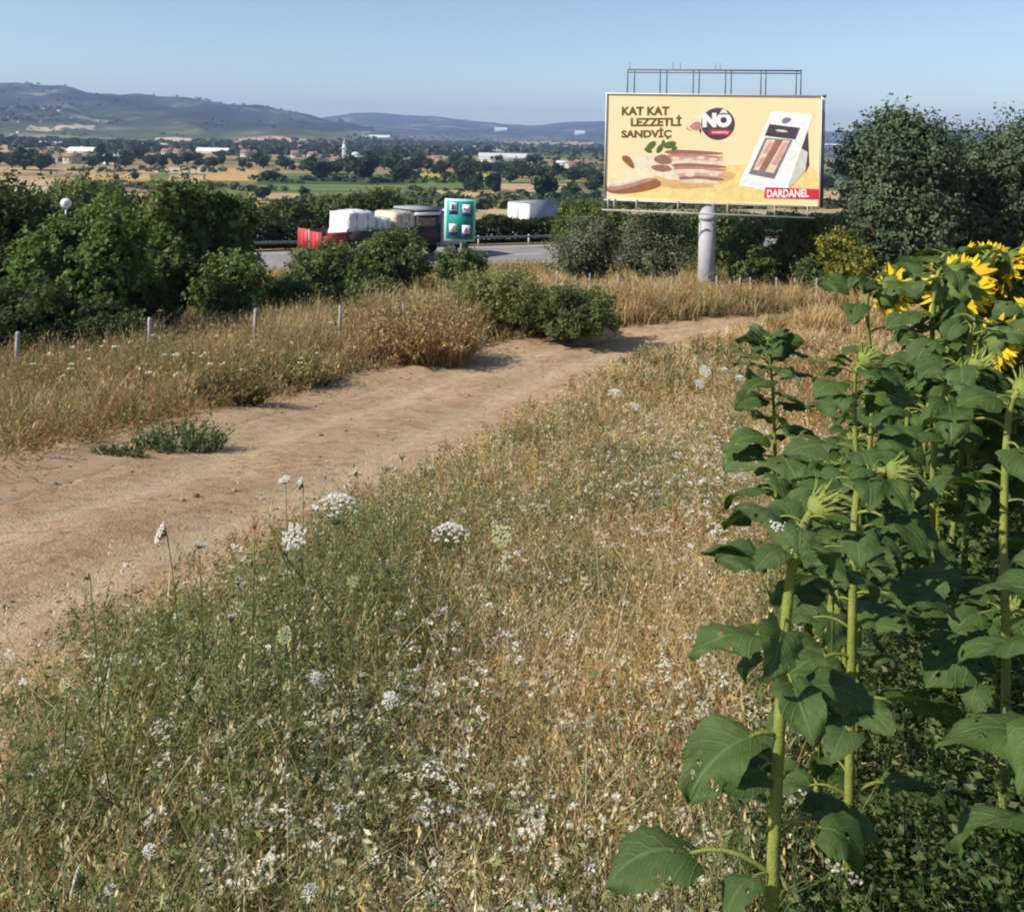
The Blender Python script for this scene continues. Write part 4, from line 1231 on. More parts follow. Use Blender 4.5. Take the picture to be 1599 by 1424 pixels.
# clods and stones on the track
g = Geo()
import bmesh
n = 1500
yy_ = 3.2*(26/3.2)**rs.rand(n)
for y_ in yy_:
    f_ = rs.rand() if rs.rand() < .6 else -.12 + .15*rs.rand()
    x_ = float(road_f(y_) + (road_n(y_)-road_f(y_))*f_)
    r_ = .0035+.024*rs.rand()**9 + (.012 if f_ < .02 else 0)
    bm = bmesh.new(); bmesh.ops.create_icosphere(bm, subdivisions=1, radius=r_)
    for v in bm.verts: v.co *= .7+.6*rs.rand()
    z_ = ztrack(x_, y_)
    for v in bm.verts: v.co = Vector((v.co.x*1.3+x_, v.co.y+y_, v.co.z*.7+z_+r_*.25))
    cc_ = np.array([(.22, .14, .08), (.34, .22, .13), (.38, .30, .21), (.16, .10, .06)])[rs.randint(4)]
    addbm(g, bm, cc_)
tag(g.obj('stones', M['grass']), 'small stones and clods on the track', kind='stuff')
# ------------------------------------------------------------------ fence along the track
def fence(name, label, tops, h, post_r, gap, wires=True, mat='signpost', group=None):
    """posts given as (px, py_top, depth); wires run between them"""
    pts = []
    for px, pyt, d in tops:
        u, _ = uv(px, pyt); x = u*d
        pts.append(Vector((x, d, gz(x, d))))
    t = thing(name, label, 'fence', pts[0], 0, group)
    o0 = pts[0]; tips = []
    for i, ((px, pyt, d), b) in enumerate(zip(tops, pts)):
        hh = min(max(px_h(px, pyt, d), h*.8), h*1.35)
        lean = random.uniform(-.03, .03)
        g = Geo()
        r = b-o0
        a, c = post_r, post_r*.8
        V = []
        for z, k in ((-.4, 1.05), (hh*.96, 1.0), (hh, .75)):
            for sx_, sy_ in ((-1, -1), (1, -1), (1, 1), (-1, 1)):
                V.append((r.x+sx_*a*k+lean*z, r.y+sy_*c*k, r.z+z))
        Q = [(3, 2, 1, 0), (8, 9, 10, 11)]
        for q in range(2):
            for s_ in range(4): Q.append((q*4+s_, q*4+(s_+1) % 4, q*4+4+(s_+1) % 4, q*4+4+s_))
        g.add(V, Q)
        g.obj('post', M[mat], t)
        tips.append((r, hh, lean))
    if wires:
        g = Geo()
        for (r0, h0, l0), (r1, h1, l1) in zip(tips[:-1], tips[1:]):
            for f in (.2, .58, .95):
                a = r0 + Vector((l0*h0*f, -.03, h0*f)); b = r1 + Vector((l1*h1*f, -.03, h1*f))
                tube(g, [a, (a+b)/2 + Vector((0, 0, -.03)), b], .0022, 4, cap=False)
            nv_ = int((r1-r0).length/.45)
            for q in range(1, nv_):
                f = q/nv_; p0 = r0.lerp(r1, f); hq = h0+(h1-h0)*f
                tube(g, [p0+Vector((0, -.03, .12*hq)), p0+Vector((0, -.03, .95*hq-.03*math.sin(f*PI)))], .0012, 3, cap=False)
        g.obj('wire_mesh', M['railsteel'], t)
    return t
fence('wire_fence', 'wire mesh fence on pale square posts in the tall dry grass left of the track',
      [(-240, 528, 14.2), (-95, 522, 15.6), (27, 518, 17.0), (236, 496, 19.2), (399, 483, 20.8), (532, 477, 22.0), (632, 470, 23.3), (742, 468, 25.3)], 1.34, .034, 2.5)
fence('wire_fence', 'low wire fence on thin pale posts behind the billboard foot',
      [(870, 450, 33.2), (921, 448, 33.2), (966, 448, 33.2), (1018, 450, 33.2), (1062, 450, 33.2), (1118, 450, 33.2), (1156, 452, 33.2), (1172, 452, 33.2), (1212, 450, 33.2), (1240, 452, 33.2), (1275, 452, 33.2), (1291, 452, 33.2), (1330, 452, 33.2), (1372, 452, 33.2)], 1.15, .028, 2.0, wires=False)

# ------------------------------------------------------------------ billboard
BD = 34.0
base = at(1102, 465, BD)
BW, BH = 7.66, 3.98
cz = P(1110, 233, BD).z - base.z          # centre height of the board over the foot
BX = 2.0*BD/F                            # the board sits a little off the pole
bb = thing('billboard', 'yellow sandwich advertisement billboard on one thick grey pole', 'billboard', base, math.radians(-12.5))
bb['label'] = 'yellow sandwich advertisement billboard on one thick grey pole'
g = Geo()
tube(g, [(0, 0, -.6), (0, 0, cz-BH/2+.35)], [.315, .30], 28)
pole = g.obj('pole', M['postpaint'], bb, smooth=True)
g = Geo(); tube(g, [(0, 0, cz-BH/2-.62), (0, 0, cz-BH/2-.42)], [.322, .322], 28); g.obj('collar', M['postpaint'], pole, smooth=False)
g = Geo(); box(g, BX-BW/2+.04, BX+BW/2-.04, -.30, -.04, cz-BH/2+.04, cz+BH/2-.04); g.obj('board', M['darkmetal'], bb)
# back face, opened like a V and seen as a thin sliver past the right edge
g = Geo()
V = [(BX-BW/2+.4, .9, cz-BH/2+.1), (BX+BW/2+.10, .12, cz-BH/2+.1), (BX+BW/2+.10, .12, cz+BH/2-.1), (BX-BW/2+.4, .9, cz+BH/2-.1)]
V += [(a, b+.12, c) for a, b, c in V]
g.add(V, BOXQ)
g.obj('rear_board', M['darkmetal'], bb)
# frame of the front face
g = Geo()
fw = .03
for x0, x1, z0, z1 in ((-BW/2, BW/2, BH/2-fw, BH/2), (-BW/2, BW/2, -BH/2, -BH/2+fw), (-BW/2, -BW/2+fw, -BH/2+fw, BH/2-fw), (BW/2-fw, BW/2, -BH/2+fw, BH/2-fw)):
    box(g, BX+x0, BX+x1, -.36, -.27, cz+z0, cz+z1)
g.obj('frame', M['whitepaint'], bb)
# lamp rack over the board
g = Geo()
zt = cz+BH/2
xs_ = [(977, 987), (1030, 1040), (1083, 1092), (1134, 1143), (1189, 1197), (1243, 1251)]
fx = lambda px: BX - BW/2 + (px-943)/(1282-943)*BW
for a, b in xs_:
    for px in (a, b): tube(g, [(fx(px), -.15 if px == a else .12, zt-.12), (fx(px), -.15 if px == a else .12, zt+.88)], .024, 6)
tube(g, [(fx(977), -.15, zt+.88), (fx(1251), -.15, zt+.88)], .03, 6)
tube(g, [(fx(977), .12, zt+.80), (fx(1251), .12, zt+.80)], .024, 6)
for px in (980, 1062, 1050, 1118, 1125): tube(g, [(fx(px), -.15, zt+.88), (fx(px), -.15, zt+1.14)], .010, 5)
g.obj('top_rack', M['darkmetal'], bb)
# catwalk rail hanging below
g = Geo()
zb = cz-BH/2
tube(g, [(BX-BW/2-.02, -.75, zb-.33), (BX+BW/2-.20, -.75, zb-.33)], .03, 6)
for px in (952, 962, 998, 1064, 1141, 1213, 1262):
    tube(g, [(fx(px), -.2, zb+.02), (fx(px), -.75, zb+.05), (fx(px), -.75, zb-.33)], .022, 6)
g.obj('lamp_rail', M['postpaint'], bb)
g = Geo(); box(g, BX+BW/2+.003, BX+BW/2+.11, -.33, -.17, cz-BH/2+.02, cz+BH/2-.60); g.obj('edge_strip', M['edgebrown'], bb)
g = Geo(); box(g, BX+BW/2+.02, BX+BW/2+.12, -.16, -.04, cz+BH/2-.62, cz+BH/2-.05); g.obj('corner_plate', M['whitepaint'], bb)
g = Geo(); box(g, BX+BW/2+.02, BX+BW/2+.16, -.20, -.02, cz+BH/2-.05, cz+BH/2+.03); g.obj('corner_cap', M['darkmetal'], bb)

# printed sheet: colours of the ink, each shape a hair in front of the last
def ink(name, c): return plain(name, c, .6, .25, 0, .16, 5)
k = N('poster_ink_yellow'); sp = k.n('ShaderNodeSeparateXYZ'); k.l(k.objco(), sp.inputs[0])
k.base(k.ramp(k.noise(.5, 4, .5, k.objco()), [(.35, (.83, .655, .38)), (.65, (.86, .70, .43))])).set(.6, .25)
INK = {'bg': k.m, 'table': ink('ink_warm_yellow', (.86, .60, .25)), 'cream': ink('ink_cream', (.84, .68, .44)), 'text': ink('ink_olive', (.13, .085, .02)),
       'dark': ink('ink_plum', (.075, .055, .075)), 'white': ink('ink_white', (.82, .82, .80)), 'red': ink('ink_red', (.58, .03, .05)), 'pink': ink('ink_pink', (.62, .33, .30)),
       'ham': ink('ink_ham', (.46, .23, .19)), 'crust': ink('ink_crust', (.30, .15, .11)), 'bread': ink('ink_bread', (.76, .60, .46)), 'herb': ink('ink_herb', (.10, .14, .04)),
       'grey': ink('ink_grey', (.56, .57, .52)), 'brown': ink('ink_brown', (.28, .12, .05)), 'pale': ink('ink_pale_bread', (.78, .66, .50)), 'wood': ink('ink_board', (.66, .42, .17)), 'mid': ink('ink_grey_plum', (.20, .18, .21))}
def bu(zx, zy):
    u_, v_ = .5, .5
    for _ in range(5):
        u_ = (zx-55+13*v_)/(1450+3*v_); v_ = (zy-65-20*u_)/(715+50*u_)
    return BX-BW/2+u_*BW, cz+BH/2-v_*BH
layer = [0]
poster = None
def flat(name, pts, m, raw=False, parent=None, smooth_round=0):
    layer[0] += 1
    y = -.304 - .00025*layer[0]
    q = [(bu(*p_) if not raw else p_) for p_ in pts]
    if smooth_round:
        for _ in range(smooth_round):
            r = []
            for i in range(len(q)):
                a, b = q[i], q[(i+1) % len(q)]
                r += [(a[0]*.75+b[0]*.25, a[1]*.75+b[1]*.25), (a[0]*.25+b[0]*.75, a[1]*.25+b[1]*.75)]
            q = r
    bm = bmesh.new()
    f = bm.faces.new([bm.verts.new((a, y, b)) for a, b in q])
    bmesh.ops.triangulate(bm, faces=[f])
    g = Geo(); addbm(g, bm)
    return g.obj(name, INK[m], parent)
def ell(cx, cy_, rx, ry, n=28, rot=0):
    return [(cx+rx*math.cos(a)*math.cos(rot)-ry*math.sin(a)*math.sin(rot), cy_+rx*math.cos(a)*math.sin(rot)+ry*math.sin(a)*math.cos(rot)) for a in [2*PI*i/n for i in range(n)]]
poster = flat('poster', [(BX-BW/2+.05, cz-BH/2+.05), (BX+BW/2-.05, cz-BH/2+.05), (BX+BW/2-.05, cz+BH/2-.05), (BX-BW/2+.05, cz+BH/2-.05)], 'bg', True, bb)
F_ = lambda n, p_, m, s=0: flat(n, p_, m, False, poster, s)
F_('print', [(75, 610), (420, 560), (900, 560), (1490, 520), (1488, 835), (48, 770)], 'table', 2)
F_('print', [(300, 640), (560, 600), (930, 590), (960, 640), (700, 720), (400, 700)], 'wood', 2)
# cut sandwich at the lower left
F_('print', [(60, 650), (160, 640), (380, 620), (470, 690), (300, 735), (120, 745), (50, 720)], 'brown', 2)
F_('print', [(62, 640), (90, 600), (300, 560), (410, 600), (380, 660), (120, 720), (56, 700)], 'cream', 2)
F_('print', [(58, 690), (200, 665), (390, 630), (400, 650), (150, 720), (62, 712)], 'ham', 1)
F_('print', [(56, 678), (180, 668), (310, 640), (300, 655), (120, 695)], 'grey', 1)
# bread slice and layered sandwich
F_('print', [(205, 500), (330, 470), (520, 520), (640, 600), (560, 665), (400, 620), (260, 570)], 'pale', 2)
F_('print', [(150, 495), (215, 478), (262, 560), (240, 578)], 'brown', 1)
F_('print', [(350, 555), (480, 545), (530, 590), (420, 600)], 'crust', 1)
for z0, c in ((455, 'crust'), (482, 'ham'), (500, 'pink'), (522, 'bread'), (545, 'crust'), (566, 'ham'), (585, 'bread'), (608, 'pink'), (630, 'crust'), (652, 'bread'), (678, 'wood')):
    a = 450 + (z0-455)*.55; b = 855 + (20 if 540 < z0 < 570 else (35 if z0 > 600 else 0)) - (max(0, z0-610))*1.4
    F_('print', [(a, z0), (a+130, z0-8), (b, z0+12), (b+10, z0+30), (a+200, z0+26), (a+40, z0+26)], c, 1)
F_('print', [(380, 500), (460, 470), (520, 520), (500, 550), (410, 540)], 'crust', 2)
for cx_, cy__, r_ in ((370, 420, 42), (430, 440, 36), (500, 415, 45), (350, 450, 30), (455, 405, 25), (530, 440, 22)):
    F_('print', ell(cx_, cy__, r_, r_*.55, 9, cx_*.1), 'herb', 0)
for i in range(4): F_('print', ell(560+i*80, 595+(i % 2)*22, 34, 15, 10), 'bread', 0)
for i in range(4): F_('print', ell(540+i*85, 505+(i % 2)*12, 30, 11, 10), 'bread', 0)
# wedge pack
F_('print', [(1415, 330), (1425, 560), (1400, 610), (1345, 480)], 'dark', 0)
F_('print', [(1300, 400), (1415, 470), (1400, 600), (1270, 745), (1210, 730)], 'grey', 0)
F_('print', [(1180, 192), (1438, 212), (1445, 225), (1275, 745), (1262, 760), (968, 690), (972, 668)], 'white', 0)
F_('print', [(1165, 278), (1365, 305), (1335, 385), (1135, 358)], 'dark', 0)
F_('print', [(1138, 372), (1318, 386), (1200, 652), (1030, 615)], 'mid', 0)
F_('print', [(1150, 382), (1300, 392), (1195, 612), (1062, 585)], 'bread', 0)
F_('print', [(1205, 386), (1255, 390), (1140, 600), (1096, 592)], 'crust', 0)
F_('print', [(1165, 400), (1195, 402), (1150, 480), (1118, 476)], 'pink', 0)
F_('print', [(1262, 402), (1290, 404), (1215, 560), (1180, 552)], 'pink', 0)
F_('print', [(1120, 500), (1142, 503), (1100, 570), (1074, 566)], 'pink', 0)
F_('print', [(1245, 252), (1268, 232), (1310, 240), (1300, 262), (1270, 278), (1246, 272)], 'mid', 1)
F_('print', ell(1245, 325, 40, 9, 12, .12), 'grey', 0)
# round badge
F_('print', [(600, 302), (650, 265), (720, 235), (735, 300), (690, 345), (650, 312)], 'pink', 1)
F_('print', [(602, 304), (640, 292), (676, 318), (640, 322)], 'brown', 1)
F_('print', [(600, 300), (690, 200), (760, 175), (700, 330), (720, 385), (670, 330)], 'cream', 1)
F_('print', [(625, 298), (665, 262), (710, 262), (712, 315), (672, 325)], 'ham', 1)
F_('print', ell(823, 275, 112, 108, 40), 'dark', 0)
F_('print', [(775, 312), (915, 322), (905, 352), (765, 345)], 'red', 0)
F_('print', [(1140, 706), (1490, 722), (1489, 792), (1134, 778)], 'red', 0)

def words(txt, x0, y0, x1, y1, m, bold=.012, yoff=None):
    """lettering fitted into a box given in board print coordinates"""
    layer[0] += 1
    if yoff is None: yoff = -.304 - .00025*layer[0]
    cu = bpy.data.curves.new('lettering', 'FONT'); cu.body = txt; cu.size = 1; cu.offset = bold; cu.fill_mode = 'BOTH'; cu.resolution_u = 3
    to = bpy.data.objects.new('lettering_source', cu); COL.objects.link(to)
    dg = bpy.context.evaluated_depsgraph_get(); dg.update()
    me = bpy.data.meshes.new_from_object(to.evaluated_get(dg))
    bpy.data.objects.remove(to); bpy.data.curves.remove(cu)
    co = np.zeros(len(me.vertices)*3, np.float32); me.vertices.foreach_get('co', co); co = co.reshape(-1, 3)
    mn, mx = co.min(0), co.max(0)
    a = bu(x0, y1); b = bu(x1, y1); c = bu(x0, y0)
    fx_ = (co[:, 0]-mn[0])/(mx[0]-mn[0]); fz = (co[:, 1]-mn[1])/(mx[1]-mn[1])
    out = np.stack([a[0]+(b[0]-a[0])*fx_ + (c[0]-a[0])*fz, np.full(len(co), yoff), a[1]+(b[1]-a[1])*fx_+(c[1]-a[1])*fz], -1)
    me.vertices.foreach_set('co', out.astype(np.float32).ravel()); me.update()
    me.materials.clear(); me.materials.append(INK[m])
    return link('lettering', me, poster)
words('KAT KAT', 165, 158, 496, 218, 'text', .052, -.3046)
words('LEZZETL\u0130', 228, 216, 578, 291, 'text', .052, -.3046)
words('SANDV\u0130\u00c7', 162, 299, 512, 379, 'text', .052, -.3046)
words('N\u00d4', 720, 180, 915, 300, 'white', .075)
words('SANDV\u0130\u00c7', 785, 322, 895, 343, 'white', .02)
words('DARDANEL', 1152, 722, 1424, 776, 'white', .03)

# ------------------------------------------------------------------ green services sign
sd = 52.0
p = P(718, 344, sd); x_, z0_ = p.x, gz(p.x, sd)
sw, sh = 49/F*sd, 66/F*sd
sg = thing('road_sign', 'green motorway services sign with four white pictograms on blue', 'road sign', (x_, sd, z0_), math.radians(-4))
zc_ = p.z - z0_
g = Geo(); box(g, -.85*sw/2, -.85*sw/2+.02, .06, .07, 0, .01)
g = Geo(); tube(g, [(.1, .10, -.4), (.1, .10, zc_+sh*.4)], .06, 10); g.obj('post', M['metal'], sg, smooth=True)
g = Geo(); box(g, -sw/2, sw/2, 0, .035, zc_-sh/2, zc_+sh/2, bev=.008); panel = g.obj('panel', M['signmint'], sg)
g = Geo(); e = .12; box(g, -sw/2+e, sw/2-e, -.006, .01, zc_-sh/2+e, zc_+sh/2-e); g.obj('panel_face', M['signgreen'], panel)
for i, (cx_, cz__) in enumerate(((-.42, .70), (.42, .62), (-.42, -.30), (.42, -.36))):
    X0 = cx_*sw/2; Z0 = zc_ + cz__*sh/2 - .10
    g = Geo(); box(g, X0-.25, X0+.25, -.014, 0, Z0-.42, Z0+.26); tl = g.obj('pictogram', M['signblue'], panel)
    g = Geo(); box(g, X0-.22, X0+.22, -.020, -.008, Z0-.22, Z0+.24); g.obj('pictogram_square', M['signwhite'], panel)
    g = Geo(); y0_, y1_ = -.027, -.015
    if i == 0:      # fuel pump
        box(g, X0-.13, X0+.03, y0_, y1_, Z0-.12, Z0+.17); box(g, X0+.03, X0+.12, y0_, y1_, Z0+.08, Z0+.12); box(g, X0+.09, X0+.12, y0_, y1_, Z0-.1, Z0+.08)
    elif i == 1:    # bed
        box(g, X0-.16, X0+.16, y0_, y1_, Z0-.06, Z0+.0); box(g, X0-.17, X0-.14, y0_, y1_, Z0-.14, Z0+.13); box(g, X0+.13, X0+.16, y0_, y1_, Z0-.14, Z0-.06); box(g, X0-.12, X0-.04, y0_, y1_, Z0+.0, Z0+.07)
    elif i == 2:    # knife and fork
        for s in (-1, 1):
            g.add([(X0-.12*s-.025, y0_, Z0-.14), (X0-.12*s+.025, y0_, Z0-.14), (X0+.12*s+.025, y0_, Z0+.17), (X0+.12*s-.025, y0_, Z0+.17)], [(0, 1, 2, 3)]); y0_ -= .003
    else:           # wrench like repair mark
        g.add([(X0-.12, y0_, Z0-.14), (X0+.12, y0_, Z0-.14), (X0+.03, y0_, Z0+.16), (X0-.03, y0_, Z0+.16)], [(0, 1, 2, 3)])
    g.obj('pictogram_mark', M['signgrey' if i < 2 else 'signred'], panel)
# round sign among the trees
rd_ = 45.0; p = P(103, 318, rd_); zr = gz(p.x, rd_)
rsn = thing('road_sign', 'small round white road sign on a thin pole above the left thicket', 'road sign', (p.x, rd_, zr), math.radians(18))
hz_ = p.z-zr; r_ = 8.2/F*rd_
g = Geo(); tube(g, [(0, .05, -.3), (0, .05, hz_+r_*.6)], .035, 8); g.obj('post', M['metal'], rsn, smooth=True)
g = Geo(); tube(g, [(0, 0, hz_), (0, .025, hz_)], [r_, r_], 36); dsk = g.obj('disc', M['signwhite'], rsn)
words_ = Geo()
V, Q = [], []
for i in range(24):
    a = 2*PI*i/24
    for rr in (.46, .30): V.append((math.cos(a)*r_*rr*.62, -.006, hz_+math.sin(a)*r_*rr*1.1))
for i in range(24): Q.append((2*i, 2*((i+1) % 24), 2*((i+1) % 24)+1, 2*i+1))
words_.add(V, Q); words_.obj('numeral', M['signgrey'], dsk)

# ------------------------------------------------------------------ guard rail
g = Geo()
for a in range(-80, 61, 4):
    p = hw(a, 5.75); box(g, p.x-.06, p.x+.06, p.y-.06, p.y+.06, p.z-.3, p.z+.78)
gr_ = thing('guard_rail', 'long low steel guard rail in front of the dark hedge', 'guard rail', hw(-80, 5.65))
o_ = hw(-80, 5.65)
for i in range(35):
    a = -80+i*4; p = hw(a, 5.75)-o_
    g = Geo(); box(g, p.x-.06, p.x+.06, p.y-.05, p.y+.05, -.3, .74); g.obj('post', M['metal'], gr_)
g = Geo(); V = []; Q = []
prof = [(0, .50), (-.06, .54), (0, .58), (-.0, .60), (-.06, .64), (0, .68)]
for i in range(36):
    for ds, z in prof:
        p = hw(-80+i*4, 5.65+ds)-o_; V.append((p.x, p.y, z))
for i in range(35):
    for q in range(5): Q.append((i*6+q, (i+1)*6+q, (i+1)*6+q+1, i*6+q+1))
g.add(V, Q); g.obj('rail', M['railsteel'], gr_)

# ------------------------------------------------------------------ trucks
def wheel(parent, x, y, r=.5, w=.3):
    g = Geo(); tube(g, [(x-w/2, y, r), (x-w/2+.04, y, r), (x+w/2-.04, y, r), (x+w/2, y, r)], [r*.9, r, r, r*.9], 22); wo = g.obj('wheel', M['rubber'], parent)
    g = Geo(); s_ = 1 if x > 0 else -1
    tube(g, [(x+s_*(w/2-.05), y, r), (x+s_*(w/2+.012), y, r)], [r*.56, r*.5], 16); g.obj('rim', M['metal'], wo)
def cab(parent, y0, m, h=2.9):
    g = Geo(); bm = bmesh.new()
    prof = [(0, .75), (2.0, .75), (2.15, 1.0), (2.12, 1.7), (1.85, h-.15), (1.6, h), (0, h)]
    vs = [[bm.verts.new((s*1.22, y0+a, b)) for a, b in prof] for s in (-1, 1)]
    n = len(prof)
    for i in range(n): bm.faces.new((vs[0][i], vs[0][(i+1) % n], vs[1][(i+1) % n], vs[1][i]))
    bm.faces.new(vs[0][::-1]); bm.faces.new(vs[1])
    bmesh.ops.recalc_face_normals(bm, faces=bm.faces[:])
    bmesh.ops.bevel(bm, geom=bm.edges[:], offset=.05, segments=2, affect='EDGES')
    addbm(g, bm); c_o = g.obj('cab', M[m], parent)
    g = Geo(); g.add([(-1.1, y0+2.17, 1.75), (1.1, y0+2.17, 1.75), (1.05, y0+1.90, h-.25), (-1.05, y0+1.90, h-.25)], [(0, 1, 2, 3)]); g.obj('windscreen', M['glass'], c_o)
    for s in (-1, 1):
        g = Geo(); xx = s*1.228
        g.add([(xx, y0+.75, 1.75), (xx, y0+1.95, 1.75), (xx, y0+1.72, h-.4), (xx, y0+.75, h-.4)], [(0, 1, 2, 3)]); g.obj('side_window', M['glass'], c_o)
        g = Geo(); box(g, s*1.4-.1, s*1.4+.1, y0+1.95, y0+2.05, 1.7, 2.3, bev=.02); g.obj('mirror', M['darkmetal'], c_o)
        g = Geo(); box(g, s*.85-.18, s*.85+.18, y0+2.12, y0+2.2, .85, 1.02); g.obj('headlight', M['signwhite'], c_o)
    g = Geo(); box(g, -1.22, 1.22, y0+1.95, y0+2.25, .4, .78, bev=.04); g.obj('bumper', M['darkmetal'], c_o)

TH = math.radians(46)
pc = P(604, 400, 58.6)
tp = Vector((pc.x, 58.6, CZ-7.9+.03))
tk = thing('truck', 'flatbed truck with red tail loaded with wrapped white and beige bundles', 'truck', tp, -TH)
LB = -5.6
g = Geo(); box(g, -.5, -.35, LB, 5.3, .75, 1.0); box(g, .35, .5, LB, 5.3, .75, 1.0)
for q in range(6): box(g, -.35, .35, LB+.2+q*2.0, LB+.32+q*2.0, .78, .98)
g.obj('chassis', M['darkmetal'], tk)
g = Geo(); box(g, -1.25, 1.25, LB, 3.2, 1.0, 1.14, bev=.02); bed = g.obj('bed', M['shadebody'], tk)
g = Geo()
box(g, -1.25, -.03, LB-.06, LB, 1.02, 2.18, bev=.015); box(g, .03, 1.25, LB-.06, LB, 1.02, 2.10, bev=.015)
for q in (-1.05, -.62, -.2, .25, .65, 1.05): box(g, q-.03, q+.03, LB-.095, LB-.055, 1.08, 2.02)
tg_ = g.obj('tailgate', M['red'], tk)
g = Geo(); box(g, -.03, .03, LB-.10, LB-.05, 1.0, 2.2); g.obj('latch_bar', M['metal'], tg_)
for s in (-1, 1):
    g = Geo(); x0 = s*1.25
    for q in range(5):
        y0 = LB+q*1.76+.03
        box(g, min(x0, x0+s*.06), max(x0, x0+s*.06), y0, y0+1.68, 1.05, 2.06, bev=.012)
    for q in range(6): box(g, min(x0, x0+s*.09), max(x0, x0+s*.09), LB+q*1.76-.05, LB+q*1.76+.05, 1.0, 2.2)
    sb = g.obj('side_board', M['shadebody'], tk)
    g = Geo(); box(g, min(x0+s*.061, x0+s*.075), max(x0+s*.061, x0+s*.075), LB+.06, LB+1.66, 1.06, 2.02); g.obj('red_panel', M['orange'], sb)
g = Geo(); box(g, -1.2, 1.2, LB+.05, LB+.15, .45, .72, bev=.02); bp = g.obj('bumper', M['whitepaint'], tk)
g = Geo(); box(g, -1.15, -.8, LB-.02, LB+.06, .76, .94); box(g, .8, 1.15, LB-.02, LB+.06, .76, .94); g.obj('tail_light', M['red'], tk)
for s in (-1, 1):
    for y in (LB+1.4, LB+2.7, 4.4): wheel(tk, s*1.05, y)
g = Geo(); box(g, .55, 1.2, .2, 1.7, .45, .95, bev=.06); g.obj('fuel_tank', M['metal'], tk)
cab(tk, 3.55, 'cabshade', 3.0)
g = Geo(); box(g, -1.2, 1.2, 3.2, 3.3, 1.1, 3.05); g.obj('headboard', M['darkmetal'], tk)
g = Geo(); box(g, -1.24, 1.24, 1.3, 3.5, 3.06, 3.24, bev=.05); box(g, -1.2, -1.12, 1.4, 1.5, 1.15, 3.06); box(g, 1.12, 1.2, 1.4, 1.5, 1.15, 3.06); g.obj('folded_cover', M['greybundle'], tk)
g = Geo(); box(g, 1.18, 1.27, 1.2, 3.3, 2.78, 2.98); box(g, -1.27, -1.18, 1.2, 3.3, 2.78, 2.98); g.obj('cover_rail', M['whitepaint'], tk)

def bundle(name, label, y0, y1, x0, x1, z0, z1, m, seed, soft=.25):
    o = thing(name, label, 'cargo', tp, -TH, 'bundles on the truck bed')
    bm = bmesh.new(); bmesh.ops.create_cube(bm, size=1)
    bmesh.ops.subdivide_edges(bm, edges=bm.edges[:], cuts=5, use_grid_fill=True)
    r_ = random.Random(seed)
    for v in bm.verts:
        c = v.co*2; l_ = max(abs(c.x), abs(c.y), abs(c.z)); rn = c.normalized()*1.25
        c = c.lerp(rn, soft*(1 if c.z > 0 else .35))
        c += Vector((r_.uniform(-1, 1), r_.uniform(-1, 1), r_.uniform(-1, 1)))*.045
        v.co = Vector(((x0+x1)/2+c.x*(x1-x0)/2, (y0+y1)/2+c.y*(y1-y0)/2, max(z0, (z0+z1)/2+c.z*(z1-z0)/2)))
    g = Geo(); addbm(g, bm); g.obj('wrap', M[m], o, smooth=True)
    g = Geo()
    for f in (.3, .7):
        y = y0+(y1-y0)*f; e = .03
        tube(g, [(x0-e, y, z0+.05), (x0-e, y, z1-.22), (x0+.2, y, z1+e), (x1-.2, y, z1+e), (x1+e, y, z1-.22), (x1+e, y, z0+.05)], .018, 5)
    g.obj('strap', M['darkmetal'], o)
bundle('cargo_bundle', 'big white wrapped bundle at the tail of the loaded truck', LB+1.9, LB+3.9, -1.05, 1.1, 1.15, 3.2, 'tarp', 1, .24)
bundle('cargo_bundle', 'small white bundle between the bigger ones on the truck', LB+4.1, LB+5.1, -1.1, 1.1, 1.15, 2.72, 'tarp', 2, .15)
bundle('cargo_bundle', 'beige wrapped bundle in the middle of the truck bed', LB+5.3, LB+6.9, -1.15, 1.15, 1.15, 3.05, 'beigetarp', 3, .22)
bundle('cargo_bundle', 'brown crate bundle under the white rail behind the truck cab', LB+7.0, LB+8.7, -1.1, 1.1, 1.15, 2.60, 'browncrate', 4, .08)

pc = P(838, 350, 84); p = Vector((pc.x, 84, gz(pc.x, 84)))
t2 = thing('trailer', 'white box trailer half hidden behind the hedge right of the green sign', 'trailer', p, -math.radians(36))
zt2 = P(838, 314, 84).z - p.z
g = Geo(); box(g, -1.25, 1.25, -2.8, 1.6, zt2-2.75, zt2, bev=.03); bo = g.obj('box_body', M['boxshade'], t2)
g = Geo(); box(g, -1.2, -.02, -2.83, -2.8, zt2-2.65, zt2-.1); box(g, .02, 1.2, -2.83, -2.8, zt2-2.65, zt2-.1); g.obj('rear_door', M['whitepaint'], bo)
g = Geo(); box(g, -.5, .5, -2.7, 2.8, zt2-3.0, zt2-2.76); box(g, -.3, .3, -1.6, -1.2, .5, zt2-3.0); g.obj('chassis', M['darkmetal'], t2)
g = Geo(); box(g, -.6, -.45, 1.2, 1.35, 0, zt2-3.0); box(g, .45, .6, 1.2, 1.35, 0, zt2-3.0); g.obj('landing_leg', M['metal'], t2)
for s in (-1, 1):
    for y in (-1.9, -.8): wheel(t2, s*1.05, y)
